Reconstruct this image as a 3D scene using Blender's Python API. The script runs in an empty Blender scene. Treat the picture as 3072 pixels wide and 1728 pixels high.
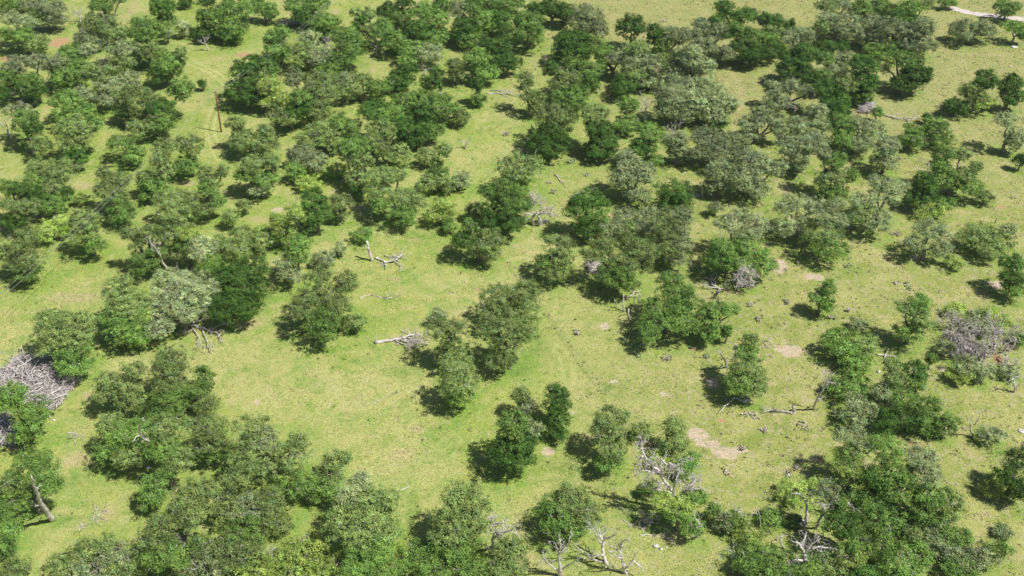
import bpy, math, random
import numpy as np
# ---------------------------------------------------------------- camera, sky, sun
S = bpy.context.scene
COL = S.collection
cam = bpy.data.cameras.new('camera'); cam.lens = 37.5; cam.sensor_width = 36; cam.clip_start = 1; cam.clip_end = 6000
co = bpy.data.objects.new('camera', cam); COL.objects.link(co)
co.location = (0, 0, 122); co.rotation_euler = (math.radians(90-37), 0, 0)
S.camera = co
SV = np.array([.60, -.20, 1.0]); SV /= np.linalg.norm(SV)
EL = math.asin(SV[2]); AZ = math.atan2(SV[0], SV[1])
W = bpy.data.worlds.new('World'); S.world = W; W.use_nodes = True
nt = W.node_tree; sky = nt.nodes.new('ShaderNodeTexSky'); sky.sky_type = 'NISHITA'; sky.sun_disc = False
sky.sun_elevation = EL; sky.sun_rotation = AZ
nt.links.new(sky.outputs[0], nt.nodes['Background'].inputs[0]); nt.nodes['Background'].inputs[1].default_value = .056
L = bpy.data.lights.new('sun', 'SUN'); L.energy = 4.6; L.angle = math.radians(.5); L.color = (1, .965, .9)
lo = bpy.data.objects.new('sun', L); COL.objects.link(lo); lo.location = (0, 0, 200)
from mathutils import Vector
lo.rotation_euler = Vector(SV).to_track_quat('Z', 'Y').to_euler()
S.view_settings.view_transform = 'Standard'; S.view_settings.look = 'None'; S.view_settings.exposure = 0.2; S.view_settings.gamma = 1
S.cycles.max_bounces = 5; S.cycles.diffuse_bounces = 3; S.cycles.transmission_bounces = 3; S.cycles.glossy_bounces = 2
rng = np.random.default_rng(7); random.seed(7)

POLE_B=(-68.51,222.87)
POLE_T=(0.35,0.0,10.54)
WIRE_A=(-93.87, 126.96, 10.8)
WIRE_B=(-45.18, 290.28, 10.8)
TREES=[
(-94.74,297.83,'shrub','low dark green shrub above the wheel ruts, 18% across 0% down photo',"0.0 0.0 1.63 2.32 2.21 1.16 K"),
(126.2,296.79,'oak','bushy mid green oak left of the gravel road, 93% across 0% down photo',"-1.27 0.0 2.05 1.65 1.57 1.47 G;1.43 0.0 2.05 1.49 1.41 0.91 G"),
(-141.66,294.15,'oak','broad mid green oak with a two-lobed crown, 2% across 1% down photo',"-2.68 -0.26 2.23 3.61 3.43 1.83 G;3.01 0.26 2.32 3.28 3.12 1.92 S"),
(-3.01,293.71,'oak','broad mid green oak with a two-lobed crown, 49% across 1% down photo',"-3.34 -0.6 2.53 3.28 3.12 2.13 K;3.02 0.01 2.87 3.61 3.43 2.47 G"),
(139.89,288.14,'oak','round mid green oak right of the gravel road, 98% across 2% down photo',"0.0 0.0 3.48 3.23 3.06 2.49 G"),
(-122.45,287.11,'dead','round leafless grey tree with fine bare twigs, 8% across 2% down photo',"0.0 0.0 2.88 2.42 2.29 2.06 X"),
(-69.65,286.81,'oak','bushy mid green oak above the wheel ruts, 26% across 2% down photo',"-1.64 0.38 4.58 2.73 2.59 2.56 G;1.96 -0.49 3.52 2.41 2.29 2.43 G"),
(11.14,284.64,'oak','broad dark green oak left of the open top pasture, 54% across 2% down photo',"3.75 -0.61 3.79 3.19 3.03 3.22 K;-3.75 0.58 4.36 3.19 3.03 2.27 K;0.16 1.78 4.92 2.87 2.73 2.14 K"),
(112.71,284.39,'oak','broad mid green oak left of the gravel road, 89% across 2% down photo',"3.09 1.57 5.8 2.55 2.42 1.4 O;-1.47 1.03 5.33 3.51 3.33 2.19 G;-2.77 -1.43 3.17 2.87 2.73 1.74 K"),
(-57.66,284.37,'oak','broad mid green oak with a three-lobed crown, 30% across 2% down photo',"0.16 -1.34 3.49 3.82 3.63 1.91 K;-2.44 1.1 5.99 3.5 3.33 2.19 G;2.76 1.1 5.99 3.18 3.03 2.46 G"),
(59.52,284.06,'oak','round yellow green oak right of the open top pasture, 71% across 3% down photo',"0.0 0.0 3.12 2.39 2.27 2.23 Y"),
(-129.07,281.97,'oak','broad grey green oak with a three-lobed crown, 5% across 2% down photo',"-2.26 -1.01 3.69 3.48 3.31 2.37 G;0.97 0.76 5.4 3.8 3.61 2.7 S;2.58 -1.26 3.45 3.17 3.01 2.05 S"),
(-31.9,281.51,'oak','broad dark green oak with a three-lobed crown, 39% across 2% down photo',"2.26 1.34 7.44 2.53 2.4 1.39 K;-1.93 0.16 5.48 3.16 3.0 2.44 K;1.3 -0.68 4.09 3.79 3.6 2.69 G"),
(60.62,279.89,'oak','broad dark green oak right of the open top pasture, 72% across 3% down photo',"3.14 -0.14 4.91 3.46 3.29 2.36 K;-4.24 -1.46 3.73 2.36 2.24 2.56 K;-2.32 1.98 6.81 2.52 2.39 1.78 K"),
(98.77,279.44,'dead','round leafless grey tree above the brush heap, 85% across 5% down photo',"0.0 0.0 1.66 2.37 2.25 1.19 X"),
(-95.67,278.86,'oak','bushy dark green oak above the wheel ruts, 16% across 3% down photo',"-0.08 0.39 7.55 3.29 3.12 2.38 K;0.55 -0.42 3.73 2.82 2.68 2.29 G"),
(-6.07,278.26,'oak','broad mid green oak with a two-lobed crown, 48% across 4% down photo',"-1.93 0.19 3.79 4.08 3.88 2.99 G;2.87 -0.19 3.6 3.14 2.98 3.17 K"),
(-81.5,276.29,'oak','broad mid green oak above the wheel ruts, 21% across 3% down photo',"-2.12 3.49 9.05 2.33 2.21 1.41 K;-2.44 0.63 6.47 1.71 1.62 1.9 K;0.73 -1.2 4.84 4.04 3.84 4.44 G;-2.75 -3.02 3.18 2.02 1.92 1.48 K"),
(-90.41,276.17,'oak','slim pale greyish oak above the wheel ruts, 18% across 5% down photo',"0.0 0.0 3.41 1.87 1.78 2.43 P"),
(-75.59,275.01,'oak','bushy mid green oak above the wheel ruts, 23% across 3% down photo',"0.16 1.44 7.36 4.34 4.12 3.64 G;-0.47 -2.15 3.73 4.03 3.83 2.56 G"),
(88.3,274.86,'oak','broad grey green oak above the brush heap, 82% across 3% down photo',"-2.35 4.24 8.3 3.1 2.94 1.59 O;2.07 4.24 8.3 3.1 2.94 1.59 S;-2.35 0.42 6.14 3.1 2.94 2.19 S;-4.25 -2.0 4.77 2.17 2.06 2.19 O;2.7 0.08 5.94 3.41 3.24 2.12 S;2.7 -3.39 3.98 3.72 3.53 2.44 S"),
(20.6,274.58,'oak','broad grey green oak left of the open top pasture, 57% across 4% down photo',"2.99 -0.9 4.08 2.48 2.35 2.86 S;0.15 0.9 7.1 3.72 3.53 2.63 S;-2.38 -0.41 4.91 3.1 2.94 2.76 S"),
(-51.37,274.17,'oak','bushy mid green oak with a two-lobed crown, 32% across 4% down photo',"0.48 0.38 5.47 3.41 3.24 2.51 G;-0.79 -0.72 3.19 3.1 2.94 1.58 K"),
(98.69,274.06,'oak','broad grey green oak above the brush heap, 86% across 4% down photo',"-1.58 -0.31 5.77 3.71 3.52 2.23 S;-2.21 -4.71 3.87 3.71 3.52 2.43 S;-3.47 4.1 7.67 3.4 3.23 2.31 G;1.26 5.3 8.19 3.09 2.94 1.99 G;3.78 2.9 7.15 3.09 2.94 1.99 K"),
(-21.64,273.66,'oak','broad mid green oak with a many-lobed crown, 42% across 4% down photo',"0.55 -0.35 5.62 4.01 3.81 4.05 G;-0.08 -3.44 3.17 3.86 3.66 2.39 G;-1.97 2.45 7.85 3.09 2.93 2.38 G;2.44 3.58 8.74 2.62 2.49 2.46 K"),
(125.23,273.08,'oak','broad grey green oak below the gravel road, 95% across 5% down photo',"-1.98 -0.1 3.44 3.87 3.68 2.97 S;2.76 0.67 3.79 3.1 2.94 2.57 S"),
(-93.74,272.66,'oak','slim pale greyish oak left of the wheel ruts, 16% across 6% down photo',"0.0 0.0 2.91 1.7 1.62 2.08 P"),
(-110.67,272.51,'oak','broad olive green oak with a many-lobed crown, 10% across 4% down photo',"-0.65 5.16 8.9 3.54 3.36 2.06 G;4.06 6.86 9.88 1.85 1.75 0.92 G;-0.33 -0.26 5.75 5.08 4.82 3.05 O;-2.22 -4.33 3.39 3.69 3.51 2.99 S"),
(-12.39,272.49,'oak','lumpy mid green oak with a many-lobed crown, 46% across 4% down photo',"-1.72 2.68 8.59 2.77 2.63 2.43 S;1.42 3.64 9.55 3.08 2.92 1.98 G;1.42 -3.52 2.58 3.08 2.92 2.18 G;-1.1 0.54 6.44 1.85 1.75 0.92 G;0.16 -0.9 5.0 3.08 2.92 2.74 K;-1.1 -2.33 3.56 2.31 2.19 1.78 K"),
(136.07,272.48,'oak','bushy mid green oak right of the gravel road, 99% across 6% down photo',"-0.41 0.69 4.39 3.09 2.94 1.55 G;2.11 -0.5 2.85 1.39 1.32 1.88 K"),
(-37.62,271.16,'oak','broad olive green oak with a many-lobed crown, 36% across 4% down photo',"2.29 -0.58 5.12 3.37 3.2 3.04 G;-1.47 -1.34 4.08 3.06 2.91 2.73 O;-0.84 1.9 8.48 1.84 1.75 1.86 O;-4.28 2.09 8.74 1.38 1.31 1.39 O;-3.34 0.19 6.15 2.15 2.04 2.9 K"),
(4.27,270.04,'oak','broad mid green oak with a single rounded crown, 52% across 5% down photo',"0.0 0.0 5.38 5.05 4.79 4.18 G"),
(32.0,269.46,'oak','round dark green oak left of the open top pasture, 62% across 5% down photo',"0.0 0.0 5.3 3.36 3.19 4.1 K"),
(-54.1,269.13,'oak','round pale greyish oak right of the wheel ruts, 30% across 7% down photo',"0.0 0.0 3.12 2.76 2.62 2.23 P"),
(-129.54,267.14,'oak','broad grey green oak with a many-lobed crown, 2% across 6% down photo',"4.11 -3.08 3.95 3.03 2.88 2.51 O;-5.17 -0.87 5.35 1.97 1.87 2.17 G;-0.84 -1.19 5.15 3.03 2.88 2.33 G;-4.55 3.54 8.15 2.42 2.3 2.09 S;-0.53 2.28 7.35 3.33 3.17 2.06 S"),
(102.77,266.63,'oak','broad grey green oak left of the gravel road, 88% across 6% down photo',"-2.62 1.22 7.04 3.33 3.17 2.45 S;2.32 0.25 5.78 3.63 3.45 2.75 S;1.7 -1.51 3.51 2.73 2.59 2.02 S"),
(-28.98,265.9,'oak','broad mid green oak with a two-lobed crown, 39% across 6% down photo',"2.77 0.87 6.5 3.02 2.87 3.05 K;-1.86 -0.87 4.23 3.93 3.73 2.87 G"),
(-48.93,265.77,'dead','slim leafless grey tree with fine bare twigs, 32% across 7% down photo',"0.0 0.0 3.29 1.97 1.87 2.35 X"),
(108.53,265.07,'oak','bushy grey green oak left of the gravel road, 90% across 6% down photo',"0.31 1.16 7.74 2.71 2.58 2.74 S;0.0 -1.16 4.06 3.62 3.43 2.55 S"),
(74.94,264.85,'oak','broad grey green oak left of the brush heap, 78% across 7% down photo',"-1.62 0.73 5.71 3.02 2.87 2.32 S;2.07 0.37 5.2 2.57 2.44 2.77 S;0.23 -0.91 3.4 3.02 2.87 1.93 S"),
(69.46,264.53,'oak','broad dark green oak with a many-lobed crown, 76% across 6% down photo',"-1.31 -3.28 3.56 3.61 3.43 2.54 K;-0.39 1.38 6.88 2.71 2.57 1.81 O;-1.93 -0.37 5.64 2.71 2.57 2.0 G;3.6 2.54 7.71 1.65 1.57 2.02 K;-2.85 4.0 8.75 2.41 2.29 1.88 K;0.22 3.41 8.33 2.26 2.14 1.92 K"),
(-35.83,264.51,'dead','slim leafless grey tree with fine bare twigs, 37% across 8% down photo',"0.0 0.0 2.86 1.51 1.44 2.04 X"),
(100.21,264.42,'oak','broad dark green oak above the brush heap, 87% across 8% down photo',"-4.02 -1.02 2.22 2.73 2.59 1.82 G;0.62 1.02 2.46 3.64 3.46 1.82 K;4.33 0.0 2.24 2.42 2.3 1.5 K"),
(41.12,262.45,'oak','broad grey green oak below the open top pasture, 65% across 7% down photo',"0.31 0.94 6.68 2.69 2.56 2.18 S;3.36 0.52 6.19 2.99 2.84 2.3 S;-3.96 1.14 6.92 2.39 2.27 3.11 K;-1.52 -0.5 4.98 2.39 2.27 2.42 G;-3.05 -2.15 3.03 2.09 1.99 1.38 K"),
(52.01,261.94,'oak','broad grey green oak right of the open top pasture, 69% across 7% down photo',"-2.14 4.26 8.42 1.94 1.84 1.78 S;-2.14 -1.86 4.8 3.28 3.12 3.32 S;-2.75 1.04 6.52 2.99 2.84 2.1 S;2.74 1.69 6.9 2.69 2.55 2.71 S;3.35 -3.79 3.66 2.39 2.27 2.23 S"),
(60.71,260.29,'oak','broad mid green oak right of the open top pasture, 73% across 7% down photo',"-1.66 -0.87 5.12 2.38 2.26 2.04 G;1.67 -2.11 4.01 3.57 3.39 2.51 K;-1.97 2.35 8.0 3.27 3.11 2.2 G;1.67 0.86 6.67 3.27 3.11 2.58 G"),
(-95.27,260.1,'oak','broad mid green oak left of the wheel ruts, 14% across 7% down photo',"-0.7 3.36 7.97 4.9 4.66 3.3 G;-0.4 -1.01 5.28 2.97 2.82 2.28 G;2.33 -3.51 3.87 3.27 3.1 3.47 O"),
(-61.04,259.92,'oak','lumpy mid green oak right of the wheel ruts, 27% across 8% down photo',"0.54 -1.14 3.76 2.82 2.68 2.31 G;0.14 -0.69 4.55 2.97 2.82 3.0 G;-1.58 0.69 6.93 1.78 1.69 2.41 G;0.44 1.14 7.72 2.67 2.54 2.34 G"),
(15.8,259.17,'oak','broad dark green oak left of the open top pasture, 56% across 8% down photo',"0.45 0.93 6.84 4.45 4.23 2.22 K;-1.97 -0.63 4.22 2.97 2.82 3.0 K;2.27 -0.63 4.22 2.67 2.54 2.34 K"),
(-19.16,258.31,'dead','small leafless grey tree with fine bare twigs, 43% across 11% down photo',"0.0 0.0 1.75 1.79 1.7 1.25 X"),
(-23.75,257.99,'oak','broad mid green oak with a three-lobed crown, 41% across 9% down photo',"2.28 0.44 3.99 3.56 3.38 2.49 S;-1.96 1.12 4.34 3.56 3.38 2.1 G;-2.87 -1.96 2.76 2.97 2.82 1.48 G"),
(-100.29,256.17,'oak','bushy olive green oak left of the wheel ruts, 12% across 9% down photo',"-1.49 2.57 8.77 2.64 2.51 2.31 O;0.31 0.05 5.96 3.82 3.63 1.99 S;0.01 -2.46 3.15 3.08 2.93 2.4 O"),
(-51.74,255.34,'oak','broad olive green oak right of the wheel ruts, 30% across 10% down photo',"-2.25 0.46 4.55 3.82 3.63 3.14 O;2.25 -0.46 3.98 3.82 3.63 3.14 S"),
(-105.01,255.16,'dead','round leafless grey tree left of the wheel ruts, 10% across 10% down photo',"0.0 0.0 3.54 2.5 2.38 2.53 X"),
(-3.26,254.87,'oak','broad dark green oak with a three-lobed crown, 49% across 9% down photo',"-1.51 0.92 6.83 4.1 3.89 2.68 K;-0.31 -0.82 4.34 4.1 3.89 2.29 K;2.97 -1.51 3.34 2.64 2.5 1.75 K"),
(-43.35,254.23,'oak','broad mid green oak with a many-lobed crown, 33% across 9% down photo',"-2.82 -5.04 3.29 3.21 3.05 2.16 G;0.15 5.04 8.51 3.21 3.05 2.16 G;2.24 1.68 6.77 3.8 3.61 3.48 G;0.75 -1.68 5.03 3.5 3.33 2.46 G"),
(-22.46,252.96,'dead','small leafless grey tree with fine bare twigs, 41% across 12% down photo',"0.0 0.0 1.65 1.91 1.81 1.18 X"),
(25.82,251.67,'oak','broad grey green oak below the open top pasture, 60% across 10% down photo',"-0.44 -0.05 5.18 2.32 2.21 2.35 S;2.52 0.54 5.89 3.19 3.03 2.51 S;-3.1 1.33 6.83 2.61 2.48 2.29 G;-2.81 -1.23 3.77 1.45 1.38 1.96 G"),
(-7.62,248.73,'oak','bushy mid green oak with a two-lobed crown, 47% across 11% down photo',"-1.17 0.64 6.58 3.16 3.01 2.49 G;1.17 -0.9 3.41 3.16 3.01 1.72 G"),
(81.07,248.71,'oak','broad grey green oak above the brush heap, 81% across 11% down photo',"2.49 0.53 6.3 2.44 2.32 2.29 S;0.44 -2.37 4.1 2.87 2.73 2.37 S;-2.2 -3.16 3.49 2.73 2.59 2.05 G;2.49 3.43 8.51 1.44 1.36 1.1 K;-1.91 3.16 8.31 2.59 2.46 2.08 K;-2.2 0.53 6.3 2.44 2.32 2.12 G"),
(-13.88,248.09,'oak','bushy olive green oak with a two-lobed crown, 45% across 12% down photo',"-0.51 0.38 5.09 2.16 2.05 1.65 O;0.08 -0.43 2.87 2.59 2.46 1.31 O"),
(71.69,248.04,'oak','broad dark green oak left of the brush heap, 78% across 11% down photo',"2.05 1.57 8.07 2.87 2.72 2.19 K;-0.29 0.7 6.86 3.44 3.27 1.82 K;-2.05 -0.87 4.69 2.87 2.72 2.0 K;2.05 -1.57 3.73 2.87 2.72 2.19 K"),
(41.57,247.9,'oak','broad grey green oak below the open top pasture, 66% across 12% down photo',"-2.65 1.24 5.41 3.45 3.28 2.41 O;-0.6 -1.24 3.67 3.45 3.28 2.41 S;3.51 -0.97 3.86 2.59 2.46 2.08 S"),
(-86.28,247.24,'oak','broad mid green oak left of the wheel ruts, 16% across 11% down photo',"3.49 1.08 8.04 1.57 1.49 2.12 O;-0.01 -0.1 5.68 3.58 3.4 3.44 G;-2.64 -1.27 3.33 2.43 2.31 1.74 K"),
(-110.03,246.22,'oak','broad mid green oak with a many-lobed crown, 7% across 11% down photo',"-0.44 3.28 7.8 3.14 2.98 2.28 G;3.05 4.19 8.33 2.57 2.44 1.7 S;2.47 -1.62 4.96 2.85 2.71 3.39 G;-2.77 0.22 6.03 2.85 2.71 2.88 S;-1.6 -2.84 4.25 3.28 3.12 3.14 G"),
(35.18,245.39,'oak','broad grey green oak below the open top pasture, 64% across 14% down photo',"-2.19 -0.22 2.39 3.44 3.27 1.99 S;2.19 0.22 2.39 3.44 3.27 1.99 S"),
(-96.25,244.92,'oak','round pale greyish oak left of the wheel ruts, 13% across 14% down photo',"0.0 0.0 2.63 3.72 3.53 1.88 P"),
(30.86,244.87,'oak','broad olive green oak below the open top pasture, 62% across 12% down photo',"-1.09 -1.42 5.21 3.55 3.37 2.14 O;-3.12 -4.75 3.58 2.98 2.83 2.67 K;0.93 5.24 8.46 2.84 2.7 2.16 O;0.36 1.58 6.67 3.41 3.24 2.38 S;3.83 0.91 6.35 2.27 2.16 2.64 S"),
(-27.85,244.69,'oak','bushy dark green oak with a two-lobed crown, 39% across 13% down photo',"2.24 1.07 4.47 2.14 2.03 1.63 K;-0.67 -0.95 2.86 3.71 3.52 1.85 K"),
(-77.71,244.39,'oak','small dark green oak left of the wheel ruts, 20% across 15% down photo',"0.0 -0.0 1.93 0.86 0.82 1.16 K"),
(97.25,243.88,'oak','broad dark green oak above the brush heap, 88% across 12% down photo',"0.42 -2.22 3.51 3.68 3.5 1.84 K;3.03 -0.77 5.06 3.4 3.23 2.37 K;5.63 -0.36 5.51 1.27 1.21 1.63 K;-4.78 0.87 6.84 2.12 2.02 2.65 Y;-1.89 2.32 8.39 2.55 2.42 1.68 G;1.29 1.49 7.5 3.4 3.23 2.18 G"),
(45.07,243.37,'oak','broad grey green oak below the open top pasture, 68% across 12% down photo',"-1.88 -4.66 3.65 4.24 4.03 2.47 S;2.73 -4.33 3.81 3.39 3.22 2.36 S;-0.73 4.34 7.99 3.39 3.22 3.08 S;3.02 1.0 6.38 2.4 2.28 2.6 S"),
(-119.11,239.96,'oak','broad grey green oak with a many-lobed crown, 3% across 13% down photo',"3.29 3.45 8.12 3.64 3.46 1.82 S;-2.7 2.89 7.76 3.5 3.32 2.1 S;1.01 -1.61 4.86 3.36 3.19 2.7 G;2.72 -3.3 3.78 2.52 2.39 1.46 K;-4.41 -0.49 5.59 2.52 2.39 2.88 G;-4.99 -3.87 3.41 1.82 1.73 1.67 K"),
(86.01,239.31,'oak','bushy dark green oak above the brush heap, 84% across 14% down photo',"0.07 1.87 8.56 3.35 3.18 2.33 K;-0.21 -0.4 5.23 3.21 3.05 2.73 K;-0.5 -2.19 2.61 2.51 2.39 1.84 K"),
(-36.75,238.91,'oak','broad olive green oak with a many-lobed crown, 35% across 15% down photo',"-4.14 1.89 4.34 2.52 2.4 2.2 S;-3.29 -1.52 3.16 2.8 2.66 2.49 O;3.86 -0.38 3.55 2.8 2.66 2.13 G;-0.14 2.27 4.48 2.24 2.13 1.55 O"),
(-100.84,238.62,'oak','broad grey green oak with a many-lobed crown, 10% across 14% down photo',"-1.43 2.12 6.88 2.09 1.99 2.82 O;1.42 1.45 6.57 2.79 2.65 2.47 O;-3.13 -4.55 3.8 3.07 2.91 1.64 S;2.84 -2.55 4.72 3.07 2.91 2.4 S;3.69 -5.55 3.34 2.51 2.38 1.45 S"),
(-63.24,237.23,'oak','broad dark green oak right of the wheel ruts, 25% across 14% down photo',"-2.91 -2.44 4.74 3.19 3.03 2.35 K;1.05 -4.08 3.97 2.77 2.64 2.46 K;-0.36 2.8 7.22 4.16 3.95 3.52 K;3.88 3.45 7.53 2.22 2.11 2.91 G"),
(14.54,236.96,'oak','broad mid green oak left of the open top pasture, 56% across 14% down photo',"4.04 -1.1 5.48 2.77 2.63 2.46 K;0.65 5.78 8.09 2.5 2.37 1.82 G;3.48 3.25 7.13 3.33 3.16 2.67 G;-5.01 4.33 7.54 1.8 1.71 1.99 K;-1.33 0.71 6.17 3.47 3.29 2.99 O;-0.49 -4.36 4.24 3.88 3.69 2.88 G"),
(-8.38,236.51,'oak','slim mid green oak with a two-lobed crown, 47% across 16% down photo',"0.14 -0.92 2.47 1.53 1.46 2.07 G;-0.14 1.24 4.92 1.53 1.46 1.72 K"),
(67.26,234.48,'oak','broad grey green oak left of the brush heap, 77% across 16% down photo',"-3.81 1.59 4.8 2.35 2.23 1.85 S;-3.53 -2.1 3.18 3.04 2.89 1.81 S;0.98 2.26 5.09 2.49 2.36 1.81 S;4.36 0.25 4.21 2.21 2.1 1.89 S"),
(120.47,234.44,'oak','bushy dark green oak below the gravel road, 99% across 16% down photo',"-0.42 0.38 6.66 2.75 2.62 2.44 K;0.42 -0.45 3.62 2.75 2.62 2.09 K"),
(111.84,233.33,'oak','bushy olive green oak below the gravel road, 95% across 16% down photo',"1.46 -1.15 3.28 3.02 2.86 1.51 Y;1.74 0.87 7.9 2.74 2.6 2.43 K;-1.33 -0.14 5.59 3.15 3.0 2.13 O"),
(4.28,232.27,'oak','bushy olive green oak with a two-lobed crown, 52% across 16% down photo',"-1.48 1.49 7.81 2.19 2.08 2.71 O;0.93 -1.49 3.99 2.73 2.6 2.6 O"),
(-56.98,232.1,'oak','bushy yellow green oak right of the wooden utility pole, 27% across 16% down photo',"-0.65 0.38 6.9 2.73 2.6 2.77 Y;0.65 -0.38 4.16 2.73 2.6 2.77 Y"),
(-22.46,231.84,'oak','broad mid green oak with a many-lobed crown, 41% across 16% down photo',"4.37 4.83 8.22 1.77 1.68 1.8 K;3.25 2.29 7.0 2.32 2.2 2.35 K;-2.59 -3.43 4.25 3.55 3.37 2.9 G;1.58 -2.16 4.86 3.55 3.37 2.17 G"),
(68.57,231.8,'dead','round leafless grey tree left of the brush heap, 78% across 19% down photo',"0.0 0.0 1.97 2.48 2.35 1.41 X"),
(106.95,231.1,'oak','round dark green oak right of the brush heap, 93% across 18% down photo',"0.0 0.0 2.64 2.74 2.61 1.88 K"),
(-48.11,230.44,'oak','broad olive green oak right of the wooden utility pole, 30% across 16% down photo',"2.38 -0.5 5.69 4.35 4.13 2.62 O;2.93 -4.82 3.83 2.99 2.84 1.97 O;1.27 3.83 7.54 4.08 3.87 2.33 O;-4.55 4.5 7.83 2.17 2.06 2.53 S"),
(76.55,229.37,'oak','broad dark green oak left of the brush heap, 82% across 17% down photo',"-0.01 -0.61 5.37 3.52 3.34 2.52 K;0.27 -2.63 3.6 2.98 2.83 1.77 K;-1.39 1.63 7.33 3.52 3.34 2.14 K;2.48 2.08 7.72 2.44 2.32 2.8 O"),
(87.25,228.35,'oak','small mid green oak right of the brush heap, 86% across 20% down photo',"0.0 0.0 2.21 1.23 1.16 1.58 G"),
(59.88,228.21,'dead','small leafless grey tree left of the brush heap, 74% across 20% down photo',"0.0 0.0 1.15 1.09 1.04 0.75 X"),
(31.91,227.89,'dead','round leafless grey tree below the open top pasture, 63% across 18% down photo',"0.0 0.0 4.6 2.7 2.57 3.4 X"),
(-89.11,227.56,'oak','broad olive green oak left of the wheel ruts, 13% across 18% down photo',"0.57 0.18 5.29 4.45 4.23 3.65 O;-2.73 -1.2 3.53 2.29 2.18 2.15 K"),
(46.32,227.54,'oak','broad grey green oak below the open top pasture, 69% across 18% down photo',"1.77 1.78 6.04 3.78 3.59 2.41 S;4.53 -0.41 4.68 2.43 2.31 2.79 S;-2.91 0.41 5.19 4.05 3.84 2.69 S;0.95 -2.04 3.67 3.51 3.33 2.13 S"),
(38.68,227.43,'oak','broad grey green oak below the open top pasture, 66% across 18% down photo',"-0.81 0.84 6.57 3.77 3.58 2.41 S;-2.46 -0.68 4.26 2.43 2.3 2.12 S;1.39 -1.14 3.57 3.5 3.33 1.75 S"),
(-16.99,227.38,'oak','broad mid green oak with a three-lobed crown, 43% across 20% down photo',"5.11 -1.81 2.66 1.9 1.8 2.26 O;0.13 0.46 3.63 3.52 3.35 3.23 G;-4.02 -1.36 3.08 2.98 2.83 2.68 K"),
(98.7,227.18,'shrub','small dark green shrub right of the brush heap, 90% across 20% down photo',"0.0 0.0 1.59 0.95 0.9 1.13 K"),
(-103.54,227.06,'oak','broad mid green oak with a two-lobed crown, 7% across 18% down photo',"-1.7 0.96 5.78 3.23 3.07 2.22 G;0.22 -0.96 3.67 4.72 4.48 2.36 G"),
(-52.0,224.53,'oak','broad olive green oak right of the wooden utility pole, 28% across 19% down photo',"-1.1 -1.0 3.8 3.74 3.55 1.98 O;2.44 1.14 7.29 2.4 2.28 2.09 G;2.17 -0.29 4.96 2.67 2.54 2.01 K"),
(47.96,224.31,'oak','round dark green oak with a single rounded crown, 70% across 21% down photo',"0.0 0.0 1.88 2.69 2.56 1.35 K"),
(-81.93,224.04,'oak','broad mid green oak left of the wooden utility pole, 16% across 19% down photo',"3.8 4.85 7.76 2.8 2.66 3.16 G;-3.53 -6.02 3.6 3.06 2.91 1.87 O;0.54 -0.58 5.68 2.93 2.78 2.28 K;1.63 -4.66 4.12 2.66 2.53 2.36 G"),
(29.47,223.58,'dead','small leafless grey tree below the open top pasture, 62% across 21% down photo',"0.0 0.0 2.27 0.8 0.76 1.09 X"),
(26.8,223.13,'oak','bushy mid green oak below the open top pasture, 61% across 20% down photo',"0.13 1.23 6.45 2.53 2.4 2.39 G;-0.0 -1.38 2.92 2.66 2.53 2.01 G"),
(68.85,222.68,'oak','broad grey green oak left of the brush heap, 79% across 20% down photo',"-1.71 -1.22 3.08 3.2 3.04 1.6 S;2.37 1.34 4.8 2.4 2.28 1.73 S;2.91 -1.22 3.08 2.0 1.9 1.5 S"),
(-117.28,220.5,'dead','round leafless grey tree with fine bare twigs, 1% across 22% down photo',"0.0 0.0 3.01 2.12 2.01 2.15 X"),
(56.82,217.87,'oak','broad grey green oak left of the brush heap, 74% across 21% down photo',"-2.45 0.06 5.0 3.01 2.86 1.81 S;-3.52 -2.49 3.03 2.62 2.48 1.31 S;4.04 -1.1 4.1 2.09 1.99 1.05 S;0.57 2.15 6.6 2.48 2.36 1.65 S;3.24 0.99 5.71 2.48 2.36 1.45 S"),
(37.37,217.28,'dead','round leafless grey tree with fine bare twigs, 66% across 23% down photo',"-0.0 0.0 3.25 2.62 2.49 2.32 X"),
(-20.49,216.86,'oak','broad dark green oak with a three-lobed crown, 41% across 23% down photo',"2.59 0.87 3.31 2.36 2.24 2.22 G;-1.69 -0.12 2.94 3.14 2.99 2.5 K;-2.22 -1.6 2.38 2.73 2.59 1.36 K"),
(94.73,216.71,'oak','broad mid green oak right of the brush heap, 90% across 23% down photo',"3.33 1.51 3.34 2.88 2.74 2.23 G;3.6 -1.78 2.56 2.59 2.46 1.29 G;-2.28 1.12 3.25 2.49 2.36 1.44 G;-3.35 -2.16 2.47 2.86 2.72 1.58 G"),
(-41.97,214.69,'oak','broad olive green oak right of the wooden utility pole, 32% across 23% down photo',"3.63 1.79 5.2 3.11 2.95 2.47 G;-3.77 -2.28 3.36 2.97 2.82 1.92 O;-0.34 0.58 4.65 3.89 3.69 2.54 O;0.72 -2.28 3.36 3.24 3.08 1.79 O"),
(9.08,213.41,'oak','broad dark green oak above the central pale dead tree, 54% across 22% down photo',"0.55 2.99 7.61 4.89 4.64 2.44 O;-0.5 -0.75 5.47 4.37 4.15 2.29 K;-1.02 -3.56 3.86 4.42 4.19 2.21 K"),
(112.14,213.3,'oak','bushy grey green oak with a three-lobed crown, 99% across 23% down photo',"-0.8 0.89 7.63 3.09 2.93 1.54 S;1.83 -0.51 4.21 2.06 1.96 2.57 S;1.3 -0.86 3.35 1.87 1.78 1.9 S"),
(-109.35,213.3,'oak','broad mid green oak with a many-lobed crown, 3% across 23% down photo',"3.49 -3.6 3.95 2.27 2.16 2.48 O;-3.07 4.5 8.34 2.7 2.56 1.35 S;-0.71 2.03 7.0 2.83 2.69 2.53 G;1.65 -0.17 5.81 2.06 1.95 1.92 K"),
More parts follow.
